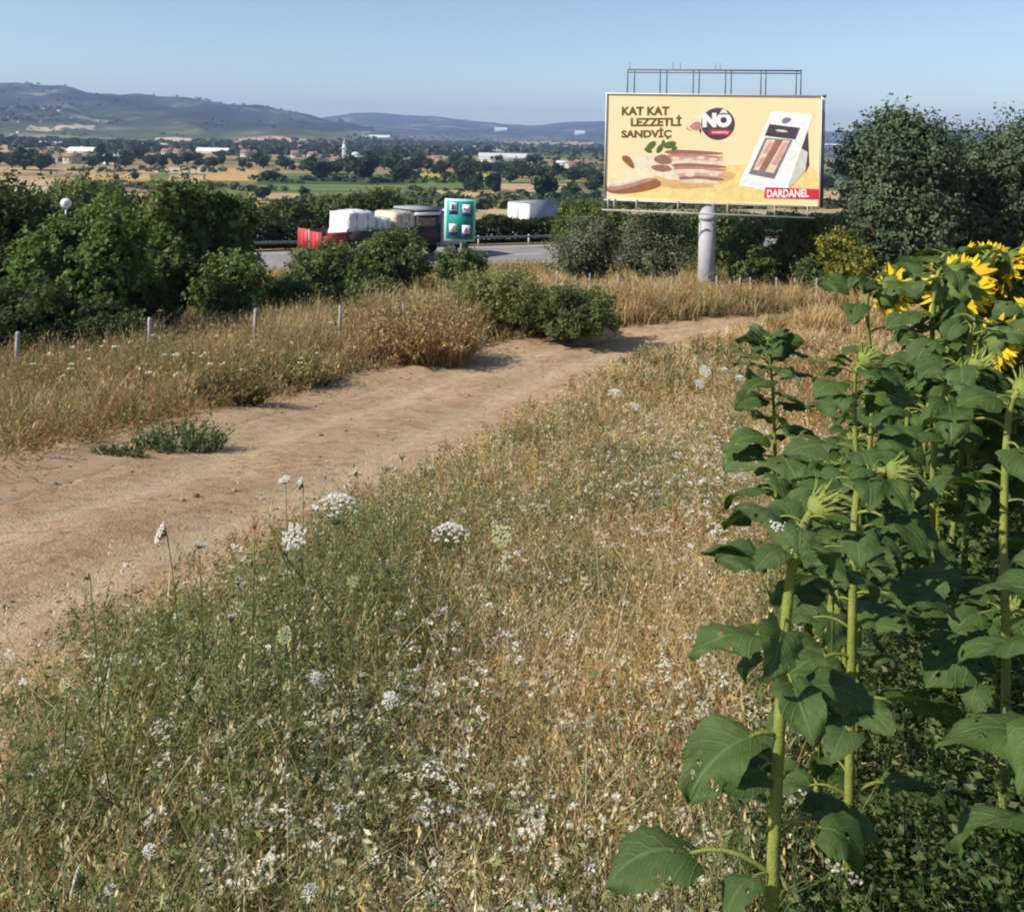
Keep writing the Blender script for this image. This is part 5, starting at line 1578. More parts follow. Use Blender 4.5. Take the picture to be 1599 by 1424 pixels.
# ------------------------------------------------------------------ sunflowers
k = N('sunflower_leaf')
uvn = k.n('ShaderNodeUVMap'); sp = k.n('ShaderNodeSeparateXYZ'); k.l(uvn.outputs[0], sp.inputs[0])
U_, V_ = sp.outputs[0], sp.outputs[1]
av = k.math('ABSOLUTE', k.math('SUBTRACT', V_, .5))
mid = k.ramp(av, [(.0, 1.), (.022, .9), (.045, 0.)])
vein = k.math('FRACT', k.math('MULTIPLY', k.math('SUBTRACT', U_, k.math('MULTIPLY', av, .75)), 6.5))
vein = k.ramp(k.math('ABSOLUTE', k.math('SUBTRACT', vein, .5)), [(.0, .8), (.05, .5), (.10, 0.)])
oc = k.objco()
n1 = k.noise(14, 4, .6, oc); n2 = k.noise(55, 4, .6, oc); n0 = k.noise(3.2, 2, .5, oc)
c = k.ramp(n1, [(.3, (.040, .074, .016)), (.55, (.068, .113, .026)), (.8, (.112, .155, .048))])
c = k.mix(k.ramp(n0, [(.4, 0.), (.7, .5)]), c, (.030, .060, .018))
c = k.mix(k.math('MULTIPLY', k.math('MAXIMUM', mid, vein), .34), c, (.16, .22, .08))
c = k.mix(k.ramp(n2, [(.62, 0.), (.74, .5)]), c, (.17, .17, .06))
k.base(c).set(.62, .25)
k.bump(k.math('ADD', k.math('MULTIPLY', k.math('MAXIMUM', mid, vein), -.7), k.math('MULTIPLY', n2, .6)), .5, .006)
tr = k.n('ShaderNodeBsdfTranslucent'); k.l(k.mix(1.0, c, (1.3, 1.5, .55), 'MULTIPLY'), tr.inputs[0])
ms = k.n('ShaderNodeMixShader'); ms.inputs[0].default_value = .24
k.l(k.b.outputs[0], ms.inputs[1]); k.l(tr.outputs[0], ms.inputs[2]); k.l(ms.outputs[0], k.out.inputs[0])
M['sfleaf'] = k.m
def stemmat(name, a, b, sc=20):
    k = N(name); n = k.noise(sc, 5, .6, k.objco()); n2 = k.noise(160, 2, .5, k.objco())
    k.base(k.ramp(n, [(.3, a), (.7, b)])).set(.7, .2); k.bump(n2, .5, .004); return k.m
M['sfstem'] = stemmat('sunflower_stem', (.13, .165, .03), (.235, .245, .055))
M['bract'] = stemmat('sunflower_bract', (.11, .15, .03), (.24, .26, .06))
M['carrotstem'] = stemmat('wild_carrot_stem', (.09, .115, .035), (.15, .165, .06))
M['bloomback'] = stemmat('flower_back', (.055, .095, .022), (.13, .17, .04))
M['petal'] = foliage('sunflower_petal', .4, .7, .15, (1.1, 1.0, .6))
k = N('seed_disc'); n = k.noise(260, 3, .6, k.objco()); k.base(k.ramp(n, [(.35, (.07, .045, .012)), (.55, (.20, .13, .025)), (.7, (.34, .25, .04))])).set(.9, .1); k.bump(n, .8, .008)
M['disc'] = k.m

def leaf_geo(g, base, az, L, pet, a0, droop, rs, roll=0.0, fold=.28, rise=None):
    """one heart shaped leaf on its stalk"""
    h = np.array([math.cos(az), math.sin(az), 0.0]); zz = np.array([0, 0, 1.0])
    rise = .75 if rise is None else rise
    pts = []
    for t in np.linspace(0, 1, 6):
        pts.append(np.array(base) + h*pet*(t*.92) + zz*pet*(rise*t - (rise*.75)*t*t))
    tube(g, [Vector(p_) for p_ in pts], [.0048*L/.2*(1.25-.5*i/5) for i in range(6)], 6, cap=False, mi=1)
    nu, nv = 15, 10
    u = np.linspace(0, 1, nu)
    ang = a0 - droop*(u**.9)
    du = L/(nu-1)
    px_ = np.concatenate([[0], np.cumsum(np.cos((ang[1:]+ang[:-1])/2)*du)]); pz_ = np.concatenate([[0], np.cumsum(np.sin((ang[1:]+ang[:-1])/2)*du)])
    w = .50*L*np.clip((u+.03), 0, 1)**.42*(1-u)**.80*1.62
    w *= 1 + .07*np.sin(u*34+rs.uniform(0, 6)) + .06*rs.normal(size=nu)
    s0 = np.array([-h[1], h[0], 0.0])
    V, U = [], []
    L = L*.74
    wav = rs.uniform(0, 6.28); wa = rs.uniform(.04, .13)*L; fold = fold*rs.uniform(.3, 1.7)
    tw = rs.uniform(-.9, .9); bend = rs.uniform(-.25, .25)*L
    for i in range(nu):
        t = h*math.cos(ang[i]) + zz*math.sin(ang[i]); nrm = -h*math.sin(ang[i]) + zz*math.cos(ang[i])
        r_ = roll + tw*u[i]
        s = s0*math.cos(r_) + nrm*math.sin(r_); n_ = nrm*math.cos(r_) - s0*math.sin(r_)
        c = pts[-1] + h*px_[i] + zz*pz_[i] + s0*bend*u[i]**2
        for j in range(nv+1):
            v = -1 + 2*j/nv
            back = -.20*L*abs(v)**1.5*(1-u[i])**2.5
            curl = fold*abs(v)*w[i] - .34*w[i]*abs(v)**2.4
            p_ = c + s*(v*w[i]) + t*back + n_*(curl + wa*math.sin(wav+u[i]*9+v*3.0)*abs(v) + .012*L*math.sin(u[i]*30)*abs(v))
            V.append(p_); U.append((u[i], (v+1)/2))
    Q = [(i*(nv+1)+j, i*(nv+1)+j+1, (i+1)*(nv+1)+j+1, (i+1)*(nv+1)+j) for i in range(nu-1) for j in range(nv)]
    if rs.rand() < .6:      # insect holes
        for _ in range(rs.randint(1, 6)):
            q = rs.randint(len(Q)); Q.pop(q)
    g.add(V, Q, uvs=U)

def basis(nrm):
    z = Vector(nrm).normalized(); x = z.cross(Vector((0, 0, 1)))
    x = x.normalized() if x.length > 1e-3 else Vector((1, 0, 0))
    return x, z.cross(x).normalized() if False else z.cross(x), z

def flower(parent, c, nrm, R, rs, bloom=True, bracts=26):
    """flower head centred at c facing nrm: green back with bracts, petals, seed disc"""
    x, y, z = basis(nrm)
    c = Vector(c)
    W_ = lambda a, r, h: c + (x*math.cos(a) + y*math.sin(a))*r + z*h
    g = Geo(); V, Q = [], []
    prof = [(.10, -.55), (.45, -.50), (.80, -.30), (.98, -.05), (.9, .06)]
    if not bloom: prof = [(.12, -.75), (.55, -.62), (.85, -.3), (.80, .05), (.45, .25), (.1, .30)]
    n = 20
    for r, h in prof:
        for q in range(n): V.append(W_(2*PI*q/n, r*R, h*R)[:])
    for i in range(len(prof)-1):
        for q in range(n): Q.append((i*n+q, i*n+(q+1) % n, (i+1)*n+(q+1) % n, (i+1)*n+q))
    g.add(V, Q)
    nb = bracts
    for ring in range(2 if bloom else 3):
        for q in range(nb):
            a = 2*PI*(q+.5*ring+rs.uniform(-.3, .3))/nb
            ln = R*rs.uniform(.55, .95)*(1 if bloom else 1.7); wd = R*(.13 if bloom else .10)
            h0 = (-.22+.16*ring)*R; r0 = R*(.86 if bloom else .84)
            flare = rs.uniform(.2, .8) if bloom else rs.uniform(-.1, 1.0)
            t_ = Vector((x*math.cos(a)+y*math.sin(a))); sd_ = z.cross(t_)
            p0 = W_(a, r0, h0)
            V = []
            for f, wf in ((0, 1.0), (.4, .9), (.75, .5), (1.0, .05)):
                pp = p0 + t_*ln*f*flare + z*ln*(f*(1.05-flare*.6) + (.0 if bloom else -.25*f*f*flare))
                V += [(pp-sd_*wd*wf)[:], (pp+sd_*wd*wf)[:]]
            g.add(V, [(0, 1, 3, 2), (2, 3, 5, 4), (4, 5, 7, 6)])
    hd = g.obj('flower_head', M['bloomback' if bloom else 'bract'], parent)
    if bloom:
        g = Geo(); V, Q = [], []
        for r, h in ((.92, .06), (.7, .15), (.4, .18), (.05, .16)):
            for q in range(n): V.append(W_(2*PI*q/n, r*R, h*R)[:])
        for i in range(3):
            for q in range(n): Q.append((i*n+q, i*n+(q+1) % n, (i+1)*n+(q+1) % n, (i+1)*n+q))
        g.add(V, Q); g.obj('seed_disc', M['disc'], hd, smooth=True)
        g = Geo(); npt = 34
        for ring in range(2):
            for q in range(npt):
                a = 2*PI*(q+.5*ring+rs.uniform(-.3, .3))/npt
                ln = R*rs.uniform(.52, .80); wd = R*.115
                el = rs.uniform(.0, .95)
                t_ = Vector((x*math.cos(a)+y*math.sin(a))); sd_ = (z.cross(t_)+t_*rs.uniform(-.3, .3)+z*rs.uniform(-.5, .5)).normalized()
                p0 = W_(a, R*.9, .03*R)
                V = []
                cv = rs.uniform(-.5, .35)
                for f, wf in ((0, .45), (.3, 1.0), (.65, .9), (.9, .45), (1.0, .06)):
                    pp = p0 + t_*ln*f*math.cos(el) + z*ln*(f*math.sin(el) + cv*f*f)
                    V += [(pp-sd_*wd*wf)[:], (pp+sd_*wd*wf)[:]]
                cc = np.array((.82, .60, .03))*rs.uniform(.8, 1.1)*np.array((1, rs.uniform(.8, 1.15), 1))
                g.add(V, [(0, 1, 3, 2), (2, 3, 5, 4), (4, 5, 7, 6), (6, 7, 9, 8)], col=cc)
        g.obj('petals', M['petal'], hd)
    return hd

def sunflower(label, loc, stem, r0, leaves, head, seed, group='sunflower plants at the field edge'):
    """stem: list of local points; leaves: (height fraction, azimuth deg, length, stalk, pitch, droop)"""
    rs_ = np.random.RandomState(seed)
    t = thing('sunflower', label, 'sunflower', loc, 0, group)
    pts = [Vector(p_) for p_ in stem]
    fine = []
    for i in range(len(pts)-1):
        a = pts[max(0, i-1)]; b = pts[i]; c = pts[i+1]; d = pts[min(len(pts)-1, i+2)]
        for f in np.linspace(0, 1, 6)[:-1]:
            fine.append(.5*((2*b) + (c-a)*f + (2*a-5*b+4*c-d)*f*f + (3*b-a-3*c+d)*f**3))
    fine.append(pts[-1])
    g = Geo(); tube(g, fine, [r0*.90*(1.1-.42*i/(len(fine)-1)) for i in range(len(fine))], 10)
    g.obj('stem', M['sfstem'], t, smooth=True)
    g = Geo()
    for lf in leaves:
        hf, a, L, pet, a0, dr = lf[:6]
        ix = hf*(len(fine)-1); i0 = min(int(ix), len(fine)-2)
        leaf_geo(g, fine[i0].lerp(fine[i0+1], ix-i0)[:], math.radians(a), L, pet, a0, dr, rs_, roll=rs_.uniform(-.55, .55) if len(lf) < 7 else lf[6])
    g.obj('leaves', [M['sfleaf'], M['sfstem']], t, smooth=True)
    if head:
        nrm, R, bloom = head
        z = Vector(nrm).normalized()
        flower(t, fine[-1] + z*R*(.55 if bloom else .7), nrm, R, rs_, bloom, 16 if not bloom else 24)
    return t

def rleaves(rs_, n=15, L=.19, lo=.12, hi=.97, jit=1.0):
    out = []
    a = rs_.uniform(0, 360)
    for i in range(n):
        f = lo + (hi-lo)*i/(n-1)
        a += 137.5 + rs_.uniform(-25, 25)
        s = math.sin(PI*min(1, .25+.62*(1-abs(f-.5)*1.15)))
        LL = L*(1.25-.75*f if f > .5 else .75+.35*f)*rs_.uniform(.8, 1.2)
        if f > .9: LL *= .75
        out.append((f, a, LL, LL*rs_.uniform(.45, .8), rs_.uniform(-.3, .6), rs_.uniform(.5, 2.1)))
    return out

# the near plants, each at its own place
def near_plant(label, pts, r0, leaves, head, seed, extra=12):
    """pts: (px, py, depth) along the stem from the lowest seen point up; extended down to the ground"""
    w = [P(*q) for q in pts]
    b = w[0]; x, y = b.x - (w[1].x-b.x)*.15, b.y
    root = Vector((x, y, gz(x, y)))
    loc = root
    st = [Vector((0, 0, -.05))] + [q - root for q in w]
    return sunflower(label, loc, st, r0, [(q[0], q[1], q[2]*.86, q[3]*.92)+tuple(q[4:]) for q in leaves] + [(f, a, L*.62, p_*.6, c_, d_) for f, a, L, p_, c_, d_ in rleaves(np.random.RandomState(seed+90), extra, .20, .22, .9)], head, seed)

near_plant('tall young sunflower with spiky closed bud, nearest of all, bare stem in full view',
    [(1206, 1400, 1.52), (1214, 1200, 1.55), (1228, 960, 1.60), (1245, 850, 1.65), (1266, 800, 1.70)], .0120,
    [(.22, 176, .185, .16, .35, 1.35, .1), (.26, 20, .15, .11, .2, 1.3, 0), (.44, 200, .17, .07, .0, 1.2, .2), (.40, 150, .15, .06, .2, 1.0, 0), (.50, -10, .14, .06, .3, 1.4, 0),
     (.56, 185, .15, .06, .25, 1.2, 0), (.60, 60, .14, .07, .3, 1.0, 0), (.66, 5, .14, .08, .3, 1.5, -.2), (.72, 170, .13, .06, .35, .9, 0), (.78, 215, .09, .04, .4, 1.4, 0), (.80, 20, .13, .06, .3, 1.2, 0), (.86, 100, .10, .05, .4, 1.0, 0),
     (.90, 165, .10, .05, .5, .8, 0), (.94, -30, .08, .04, .5, 1.0, 0), (.97, 60, .07, .03, .6, .8, 0), (.52, 270, .12, .06, .1, 1.5, 0), (.34, 100, .14, .08, .3, 1.2, 0)],
    ((.85, .15, .25), .031, False), 1)
near_plant('sunflower with a drooping closed bud bent right on a curved neck',
    [(1325, 1300, 2.02), (1329, 1060, 2.04), (1333, 900, 2.06), (1338, 775, 2.08), (1362, 738, 2.08), (1385, 736, 2.06)], .0115,
    [(.20, 10, .19, .12, .35, 1.5, -.35), (.20, 172, .13, .10, .3, 1.3, 0), (.30, -8, .20, .10, .3, 1.35, -.3), (.36, 195, .14, .08, .1, 1.1, 0), (.40, 30, .20, .08, .3, 1.2, 0), (.46, -15, .18, .10, .3, 1.2, .1), (.50, 60, .16, .08, .4, 1.0, 0), (.54, 180, .13, .08, .3, 1.2, 0),
     (.58, 8, .17, .08, .4, 1.3, .2), (.62, -40, .15, .07, .2, 1.3, 0), (.68, 150, .12, .06, .4, 1.2, 0), (.72, 20, .14, .06, .4, 1.1, 0), (.80, 75, .11, .05, .5, 1.0, 0), (.76, 260, .10, .05, .2, 1.5, 0), (.88, -10, .09, .05, .0, 1.2, 0)],
    ((.9, -.1, .0), .029, False), 2)
near_plant('slim sunflower with a spiky yellow-green bud beside the bare red soil',
    [(1342, 880, 2.75), (1338, 740, 2.78), (1334, 640, 2.80), (1336, 582, 2.80), (1345, 568, 2.80)], .0095,
    [(.30, 150, .17, .09, .3, 1.2), (.36, 15, .19, .09, .3, 1.2), (.46, 185, .17, .09, .3, 1.0), (.50, -20, .18, .08, .2, 1.3), (.58, 130, .15, .07, .3, 1.1), (.64, 10, .16, .08, .3, 1.0), (.72, 200, .13, .06, .2, 1.2), (.78, -15, .12, .06, .3, 1.3), (.86, 175, .09, .04, .5, .9), (.90, 40, .09, .04, .4, 1.0), (.96, 150, .06, .03, .6, .8)],
    ((.75, .1, .45), .034, False), 3)
near_plant('dark leafy young sunflower standing alone out in the verge, left of the red soil',
    [(1212, 800, 4.6), (1210, 700, 4.62), (1206, 600, 4.65), (1200, 545, 4.65), (1198, 528, 4.65)], .010,
    [(.16+.83*q/37, 137.5*q + 20*math.sin(q*3), (.26-.15*(q/37)**1.5)*(1+.15*math.sin(q*7)), .09-.05*q/37, .1+.7*(q/37)**2, 1.3-.7*q/37) for q in range(38)],
    None, 4, 2)
near_plant('sunflower by the right edge of the view with a bare pale stem between leaf tiers',
    [(1571, 1050, 2.15), (1567, 900, 2.17), (1568, 780, 2.2), (1575, 650, 2.25), (1590, 610, 2.25)], .0115,
    [(.22, 200, .19, .10, .3, 1.3), (.26, 10, .19, .10, .3, 1.2), (.36, 170, .19, .11, .3, 1.4), (.40, 40, .18, .1, .2, 1.2), (.62, 185, .19, .1, .3, 1.2), (.66, 20, .18, .1, .3, 1.1), (.72, 265, .16, .08, .1, 1.5), (.76, 150, .16, .08, .3, 1.2), (.82, 60, .14, .06, .4, 1.0), (.88, 200, .13, .06, .4, 1.1), (.94, 330, .10, .05, .5, .9)],
    ((.8, .3, .0), .034, False), 5)
near_plant('sunflower cut off at the bottom right with broad leaves close to the eye',
    [(1718, 1300, 1.55), (1720, 1150, 1.57), (1724, 1000, 1.6), (1728, 900, 1.62), (1738, 860, 1.62)], .0125,
    [(.20, 185, .20, .12, .4, 1.4), (.30, 160, .21, .12, .3, 1.2), (.42, 205, .19, .1, .3, 1.4), (.55, 175, .19, .1, .3, 1.2), (.66, 150, .17, .09, .3, 1.1), (.76, 215, .15, .08, .3, 1.3), (.86, 180, .13, .06, .4, 1.0), (.5, 0, .19, .1, .3, 1.2), (.7, 60, .17, .08, .3, 1.1)],
    ((.8, .3, .1), .034, False), 6)
def bloomer(label, px, py, d, R, nrm, seed, n=15):
    top = P(px, py, d)
    z = Vector(nrm).normalized()
    neck = top - z*R*.55
    x, y = neck.x - .06 + random.uniform(-.03, .03), d
    root = Vector((x, y, gz(x, y)))
    H = neck.z - root.z
    back = -Vector((z.x, z.y, 0))*.05
    st = [Vector((0, 0, -.05)), Vector((random.uniform(-.02, .02), 0, H*.35)), Vector((neck.x-x, 0, 0))*.4 + Vector((0, 0, H*.7)), Vector((neck.x-x, neck.y-y, 0)) + back*1.5 + Vector((0, 0, H*.95)), Vector((neck.x-x, neck.y-y, H+.045)) + back*.8, Vector((neck.x-x, neck.y-y, H))]
    rs_ = np.random.RandomState(seed)
    return sunflower(label, root, st, .0125, rleaves(rs_, n+4, .185, .2, .86), (nrm, R, True), seed, 'blooming sunflowers')
bloomer('blooming sunflower alone at the left end of the flowering row, seen side on', 1388, 456, 4.5, .084, (.92, .20, -.22), 11)
bloomer('large blooming sunflower with a broad curve of lit petals, left front of the group', 1490, 448, 3.9, .108, (.72, .34, -.42), 12)
bloomer('blooming sunflower drooping lower than the others, orange petals on its lower rim', 1552, 532, 3.5, .078, (.85, .10, -.50), 13)
bloomer('blooming sunflower just right of the large front one, half hidden by it', 1523, 428, 4.3, .092, (.80, .05, -.30), 14)
bloomer('blooming sunflower peeping over the middle of the flowering group', 1546, 412, 4.7, .080, (.80, .5, -.1), 15)
bloomer('blooming sunflower with bright front petals at the right of the group', 1578, 418, 4.2, .095, (.62, -.40, -.30), 16)
bloomer('blooming sunflower behind the right one, cut by the edge of the view', 1606, 424, 4.4, .092, (.75, -.1, -.3), 17)
bloomer('blooming sunflower at the back of the group, only its upper rim in view', 1502, 414, 5.2, .090, (.80, -.2, -.2), 18)
bloomer('blooming sunflower at the edge of the view beneath the others', 1618, 500, 3.7, .080, (.8, .4, -.35), 19)

bloomer('blooming sunflower low at the very right edge, a single yellow rim', 1590, 448, 4.8, .085, (.8, -.1, -.25), 20)
bloomer('blooming sunflower filling the gap in the middle of the flowering group', 1560, 440, 5.0, .090, (.8, .0, -.25), 21)

# the rest of the field: budding plants, copies of seven grown ones
protos = []
def field_proto(k, H):
    rs_ = np.random.RandomState(700+k)
    st = [Vector((0, 0, -.05)), Vector((rs_.uniform(-.03, .03), rs_.uniform(-.03, .03), H*.4)), Vector((rs_.uniform(-.03, .05), rs_.uniform(-.03, .03), H*.8)), Vector((.04, 0, H*.97)), Vector((.075, .0, H)), Vector((.105, .0, H-.01))]
    return sunflower('x', (0, 0, 0), st, .0115, rleaves(rs_, 30, .175, .10, .95), ((.85, .2, .15 if k % 2 else -.25), .034+.005*(k % 3), False), 700+k, 'budding sunflowers in the field')
r_ = random.Random(5)
spots = []
for row in range(9):
    y = 1.75
    while y < 7.6:
        x = float(field_x(np.array(y))) + .26 + row*.42 + r_.uniform(-.07, .07)
        if x < .62*y + .5:
            spots.append((x, y + r_.uniform(-.06, .06)))
        y += .29*r_.uniform(.85, 1.2) + .025*y
def zone(px, d):
    f = 'front' if d < 2.6 else ('middle' if d < 4.2 else 'back')
    return f
LABS = {('front', 0): 'budding sunflower in the front of the field beside the grassy verge', ('front', 1): 'budding sunflower in the front of the field, deep among other stems', ('middle', 0): 'budding sunflower in the middle of the field, at its verge side', ('middle', 1): 'leafy budding sunflower in the thick middle of the field', ('back', 0): 'budding sunflower at the back of the field toward the red soil', ('back', 1): 'leafy budding sunflower at the back of the field below the blooms'}
made = {}
for i, (x, y) in enumerate(spots):
    gzv = gz(x, y)
    px = CX + x/y*F
    # height so that the tops sit under the skyline of the blooms
    top_py = np.interp(px, [1200, 1330, 1400, 1450, 1600, 1800], [900, 640, 560, 500, 470, 470]) + r_.uniform(0, 130) + (60 if y < 3 else 0)
    u, v = uv(px, float(top_py))
    H = min(CZ + v*y - gzv, 1.62)
    if H < .55: continue
    # keep the two open stems in front clear
    if y < 2.0 and abs(px-1330) < 60: continue
    if y < 2.25 and px > 1390: continue
    if y < 2.8 and 1390 < px < 1620: H = r_.uniform(.58, .78)
    if y < 2.3 and px < 1400: H *= .55
    k = i % 7
    lab = LABS[(zone(px, y), 1 if x > float(field_x(np.array(y)))+.6 else 0)]
    if k not in made:
        made[k] = (field_proto(k, 1.3), 1.3); o = made[k][0]; o['label'] = lab
        o.location = (x, y, gzv); o.rotation_euler = (0, 0, r_.uniform(-.4, .4)); s = H/1.3; o.scale = (max(s, .8), max(s, .8), s)
    else:
        s = H/1.3
        dup(made[k][0], (x, y, gzv), r_.uniform(-.7, .7), (max(s, .8), max(s, .8), s), lab)

# dark low undergrowth between the stems
g = Geo()
n = 150000
y = 1.0*(7.5/1.0)**rs.rand(n); lo_ = field_x(y)-.04; hi_ = .62*y+.5
x = lo_ + (hi_-lo_)*rs.rand(n)
z = rs.rand(n)**1.25*(.36+.50*sst(.30, .75, x-field_x(y)))*(.35+1.1*fbm(x*2.5, y*2.5, 71))
UG = np.array([(.05, .085, .022), (.068, .11, .03), (.10, .14, .046), (.036, .064, .018), (.15, .165, .07)])
L = rs.uniform(.010, .032, n)
rhombs(g, np.stack([x, y, zg(x, y)+z], -1), rdir(n, rs)*np.array([1, 1, .5]), unit(rdir(n, rs)+np.array([0, 0, .6])), L, L*.5, UG[rs.randint(0, 5, n)])
n = 5000
y = 1.0*(7.5/1.0)**rs.rand(n); lo_ = field_x(y)-.1; hi_ = .62*y+.5; x = lo_ + (hi_-lo_)*rs.rand(n)
blades(g, np.stack([x, y, zg(x, y)-.02], -1), rs.uniform(.15, .5, n), rs.rand(n)*2*PI, rs.uniform(.1, .9, n), .0035, UG[rs.randint(0, 5, n)])
tag(g.obj('undergrowth', M['leaf']), 'dark leafy undergrowth between the sunflower stems', kind='stuff')

# ------------------------------------------------------------------ wild carrots
def carrot(label, px, py, size, kind='dome', face=(0, 0, 1), h=None, d=None, lean=(0, 0), col='w'):
    kk_ = -uv(px, py)[1]
    if d is None: d = max(1.35, (1.48-h)/max(.05, kk_-.205))
    top = P(px, py, d)
    x, y = top.x + lean[0], d + lean[1]
    root = Vector((x, y, gz(x, y)))
    tl = top - root
    R = size/2/F*d
    r_s = np.random.RandomState(int(px*7+py))
    t = thing('wild_carrot', label, 'wild flower', root, 0, 'wild carrot flowers on the verge')
    nrm = Vector(face).normalized()
    X_, Y_, Z_ = basis(nrm)
    g = Geo()
    neck = tl - nrm*R*.9
    mid_ = neck*.55 + Vector((lean[0]*-.1, 0, .03))
    tube(g, [Vector((0, 0, -.03)), neck*.28+Vector((.01, .0, 0)), mid_, neck*.8 + Vector((0, 0, .01)), neck], [.0026, .0024, .0021, .0018, .0014], 6)
    for q in range(3):
        a = r_s.uniform(0, 6.28); p0 = neck*r_s.uniform(.3, .7); ln = tl.length*.22
        tube(g, [p0, p0+Vector((math.cos(a)*ln*.4, math.sin(a)*ln*.4, ln*.6)), p0+Vector((math.cos(a)*ln*.5, math.sin(a)*ln*.5, ln))], [.002, .0016, .001], 5)
    g.obj('stem', M['carrotstem'], t, smooth=True)
    # feathery leaves
    g = Geo(); nl = 150
    f = r_s.uniform(.05, .8, nl); a = r_s.uniform(0, 6.28, nl); rr = r_s.uniform(.01, .09, nl)*(1-.5*f)
    nk = np.array(neck)
    c = nk[None, :]*f[:, None] + np.stack([np.cos(a)*rr, np.sin(a)*rr, rr*.5], -1)
    dd = np.stack([np.cos(a), np.sin(a), np.full(nl, .4)], -1) + rdir(nl, r_s)*.5
    rhombs(g, c, dd, rdir(nl, r_s), r_s.uniform(.015, .04, nl), np.full(nl, .005), GRN[r_s.randint(0, 5, nl)])
    g.obj('foliage', M['grass'], t)
    # the umbel
    g = Geo(); nu_ = 34 if kind in ('dome', 'disc') else 20
    cols = {'w': [(.80, .79, .74), (.86, .85, .81), (.72, .71, .62)], 'y': [(.62, .62, .34), (.70, .68, .42), (.52, .54, .26)], 'b': [(.42, .36, .22), (.50, .44, .28), (.34, .30, .16)]}[col]
    tips_ = []
    for q in range(nu_):
        rr = math.sqrt((q+.5)/nu_); a = q*2.39996 + r_s.uniform(-.2, .2)
        if kind == 'dome': hh = R*.55*(1-rr*rr)
        elif kind == 'disc': hh = R*.10*(1-rr*rr)
        elif kind == 'cup': hh = R*.55*rr*rr
        else: hh = R*.2
        if kind == 'nest': rr = .35+.45*rr; hh = R*(.9*r_s.rand()+.5)
        tip = tl + (X_*math.cos(a)+Y_*math.sin(a))*R*rr*.93 + nrm*(hh-R*.2)
        tips_.append(tip)
        blades_v = [neck, neck.lerp(tip, .5) + (tip-tl)*.12, tip]
        tube(g, blades_v, [.0009, .0008, .0007], 3, cap=False, col=(.20, .24, .09))
    T_ = np.array([q[:] for q in tips_]); m_ = 13
    cc = np.repeat(T_, m_, 0)
    off = rdir(len(cc), r_s)*(r_s.rand(len(cc))**.5)[:, None]*R*.155
    nz_ = np.array(nrm)
    off -= np.outer(off @ nz_, nz_)*.65
    L = R*r_s.uniform(.085, .15, len(cc))
    dd = rdir(len(cc), r_s); dd -= np.outer(dd @ nz_, nz_)*.8
    rhombs(g, cc+off, dd, unit(rdir(len(cc), r_s)*.45 + nz_), L, L*.9, np.array(cols)[r_s.randint(0, 3, len(cc))])
    g.obj('umbel', M['white'], t)
    return t
UPC = (-.15, -.45, .9)
C_ = carrot
C_('white umbel leaning left over the bare track on a long slanting stem', 246, 831, 34, 'disc', (-.75, -.35, .35), .86, lean=(.14, .05))
C_('small white umbel above the track, upper one of a touching pair', 443, 747, 20, 'disc', (-.3, -.3, .9), .92, lean=(.05, 0))
C_('small tilted white umbel right beside the upper one of the pair', 464, 755, 25, 'disc', (-.72, -.25, .5), .90, lean=(.04, 0))
C_('largest white domed umbel, standing tallest over the track edge', 527, 786, 76, 'dome', (.05, .05, 1), .93, lean=(.02, 0))
C_('grey-white umbel turned full face beside the largest domed one', 457, 838, 42, 'disc', (-.1, -.9, .35), .84)
C_('broad white domed umbel right of the largest one, among green weeds', 703, 829, 60, 'dome', (.0, .0, 1), .72)
C_('pale green umbel half sunk in weeds right of the broad domed one', 783, 835, 36, 'disc', (0, -.7, .6), .62, col='y')
C_('slim half closed umbel sticking up over the track, tilted left', 553, 737, 18, 'cup', (-.6, -.1, .7), .95, lean=(.03, 0))
C_('tiny straw coloured umbel, highest against the track', 628, 712, 13, 'cup', (0, 0, 1), .95, col='b')
C_('small cream umbel left below the highest tiny one', 605, 730, 15, 'cup', (.3, 0, 1), .93, col='b')
C_('single brown seed head standing alone on the far verge by the track', 787, 690, 13, 'nest', (0, 0, 1), .70, col='b')
C_('round yellowish umbel face in the weeds under the largest white dome', 551, 908, 20, 'disc', (0, -.9, .3), .72, col='y')
C_('round yellow-cream umbel face low in the green weeds, left of centre', 443, 992, 26, 'disc', (0, -.9, .35), .62, col='y')
C_('pale yellow umbel at the left border of the weeds near the bare soil', 99, 1068, 20, 'disc', (-.2, -.8, .5), .66, col='y')
C_('tall narrow white umbel seen edge on in the bottom left corner', 112, 1377, 46, 'disc', (-.93, -.2, .2), .52, lean=(.05, 0))
C_('slim closed white umbel edge on over the track, lower left', 135, 900, 15, 'cup', (-.8, 0, .5), .85, lean=(.1, 0))
C_('flat white umbel seen edge on, right of the leaning one', 313, 847, 22, 'disc', (.2, .1, 1), .84, lean=(.05, 0))
C_('thin upright white bud above the left weeds', 372, 910, 14, 'nest', (0, 0, 1), .78, col='w')
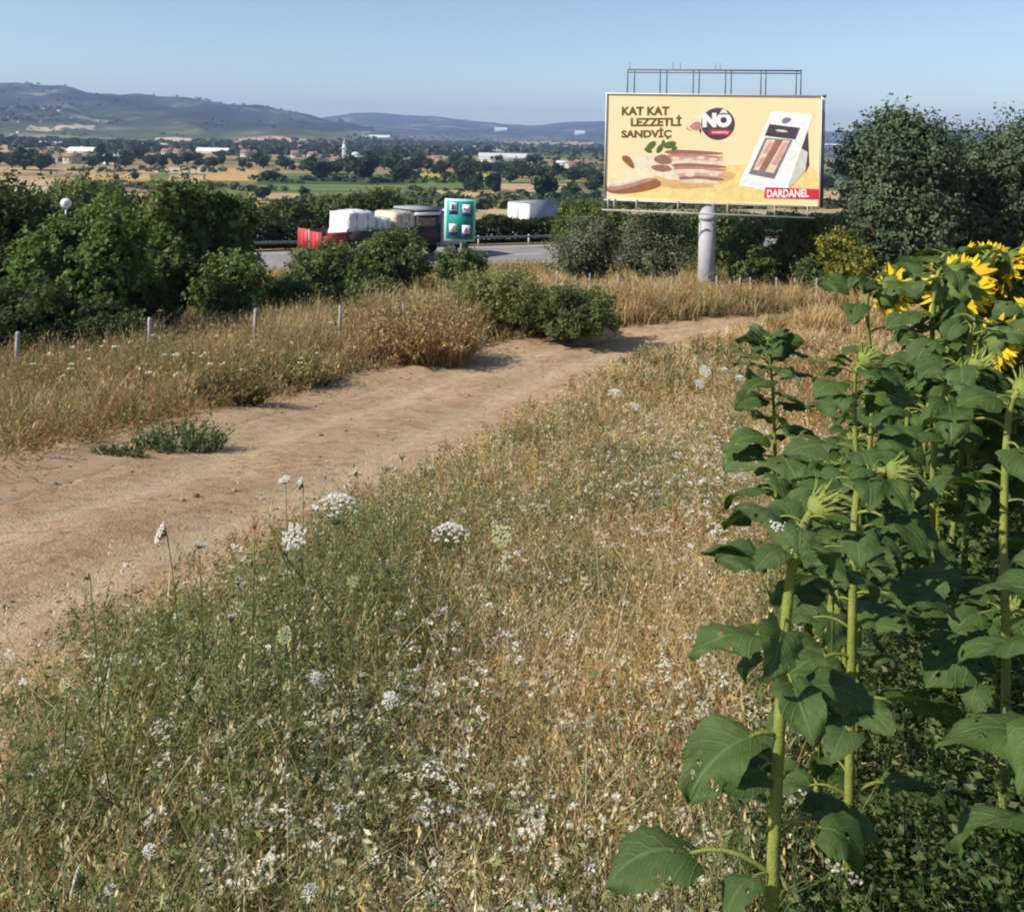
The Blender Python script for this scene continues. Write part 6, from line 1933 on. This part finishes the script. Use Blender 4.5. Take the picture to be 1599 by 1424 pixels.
C_('narrow cream seed head hanging lower among the left weeds', 361, 966, 16, 'nest', (.1, 0, 1), .70, col='w')
C_('small dull umbel over the track left of the full faced one', 398, 822, 13, 'nest', (0, 0, 1), .88, col='b')
C_('white umbel on the far verge, alone above pale weeds', 960, 613, 24, 'dome', (0, -.3, 1), .62)
C_('smaller white umbel just below the lone far verge one', 992, 633, 17, 'disc', (.2, -.5, .8), .55)
C_('white umbel turned to the eye near the top of the verge', 1101, 579, 20, 'disc', (0, -.85, .5), .62, d=9.5)
C_('white umbel right under the one turned to the eye', 1093, 598, 18, 'disc', (.2, -.6, .7), .55, d=9.3)
C_('white umbel beside the dark lone sunflower leaves', 1156, 590, 16, 'dome', (0, -.4, .9), .55, d=8.6)
C_('small white umbel left of the dark lone sunflower', 1132, 577, 12, 'dome', (0, -.4, .9), .55, d=9.4)
C_('bright white umbel cluster low in the middle of the weeds', 609, 1092, 28, 'dome', (0, -.6, .8), .45)
C_('white umbel low in the dark weeds, bottom left', 232, 1327, 22, 'dome', (-.2, -.6, .8), .42)
C_('white umbel low beside the green weeds, left of the bright cluster', 493, 1057, 20, 'dome', (0, -.6, .8), .48)
C_('small white umbel near the bottom edge, right of the narrow one', 171, 1388, 18, 'dome', (0, -.6, .8), .40)
C_('large white umbel at the bottom edge under the left weeds', 484, 1392, 26, 'dome', (0, -.6, .8), .40)
C_('white umbel in the white flowered patch beside the nearest sunflower', 1215, 815, 30, 'dome', (-.1, -.6, .8), .45, d=3.2)
# ------------------------------------------------------------------ haze: the air of the valley
g = Geo()
box(g, -8600, 8600, -220, 8500, CZ-27, 262)
k = N('haze_air')
for nd in list(k.t.nodes):
    if nd.type == 'BSDF_PRINCIPLED': k.t.nodes.remove(nd)
pv = k.t.nodes.new('ShaderNodeVolumePrincipled')
pv.inputs['Color'].default_value = (.44, .60, 1.0, 1)
pv.inputs['Density'].default_value = 1.4e-4
pv.inputs['Anisotropy'].default_value = 0.1
k.l(pv.outputs[0], k.out.inputs['Volume'])
tag(g.obj('haze', k.m), 'thin blue summer haze over the valley', kind='stuff')
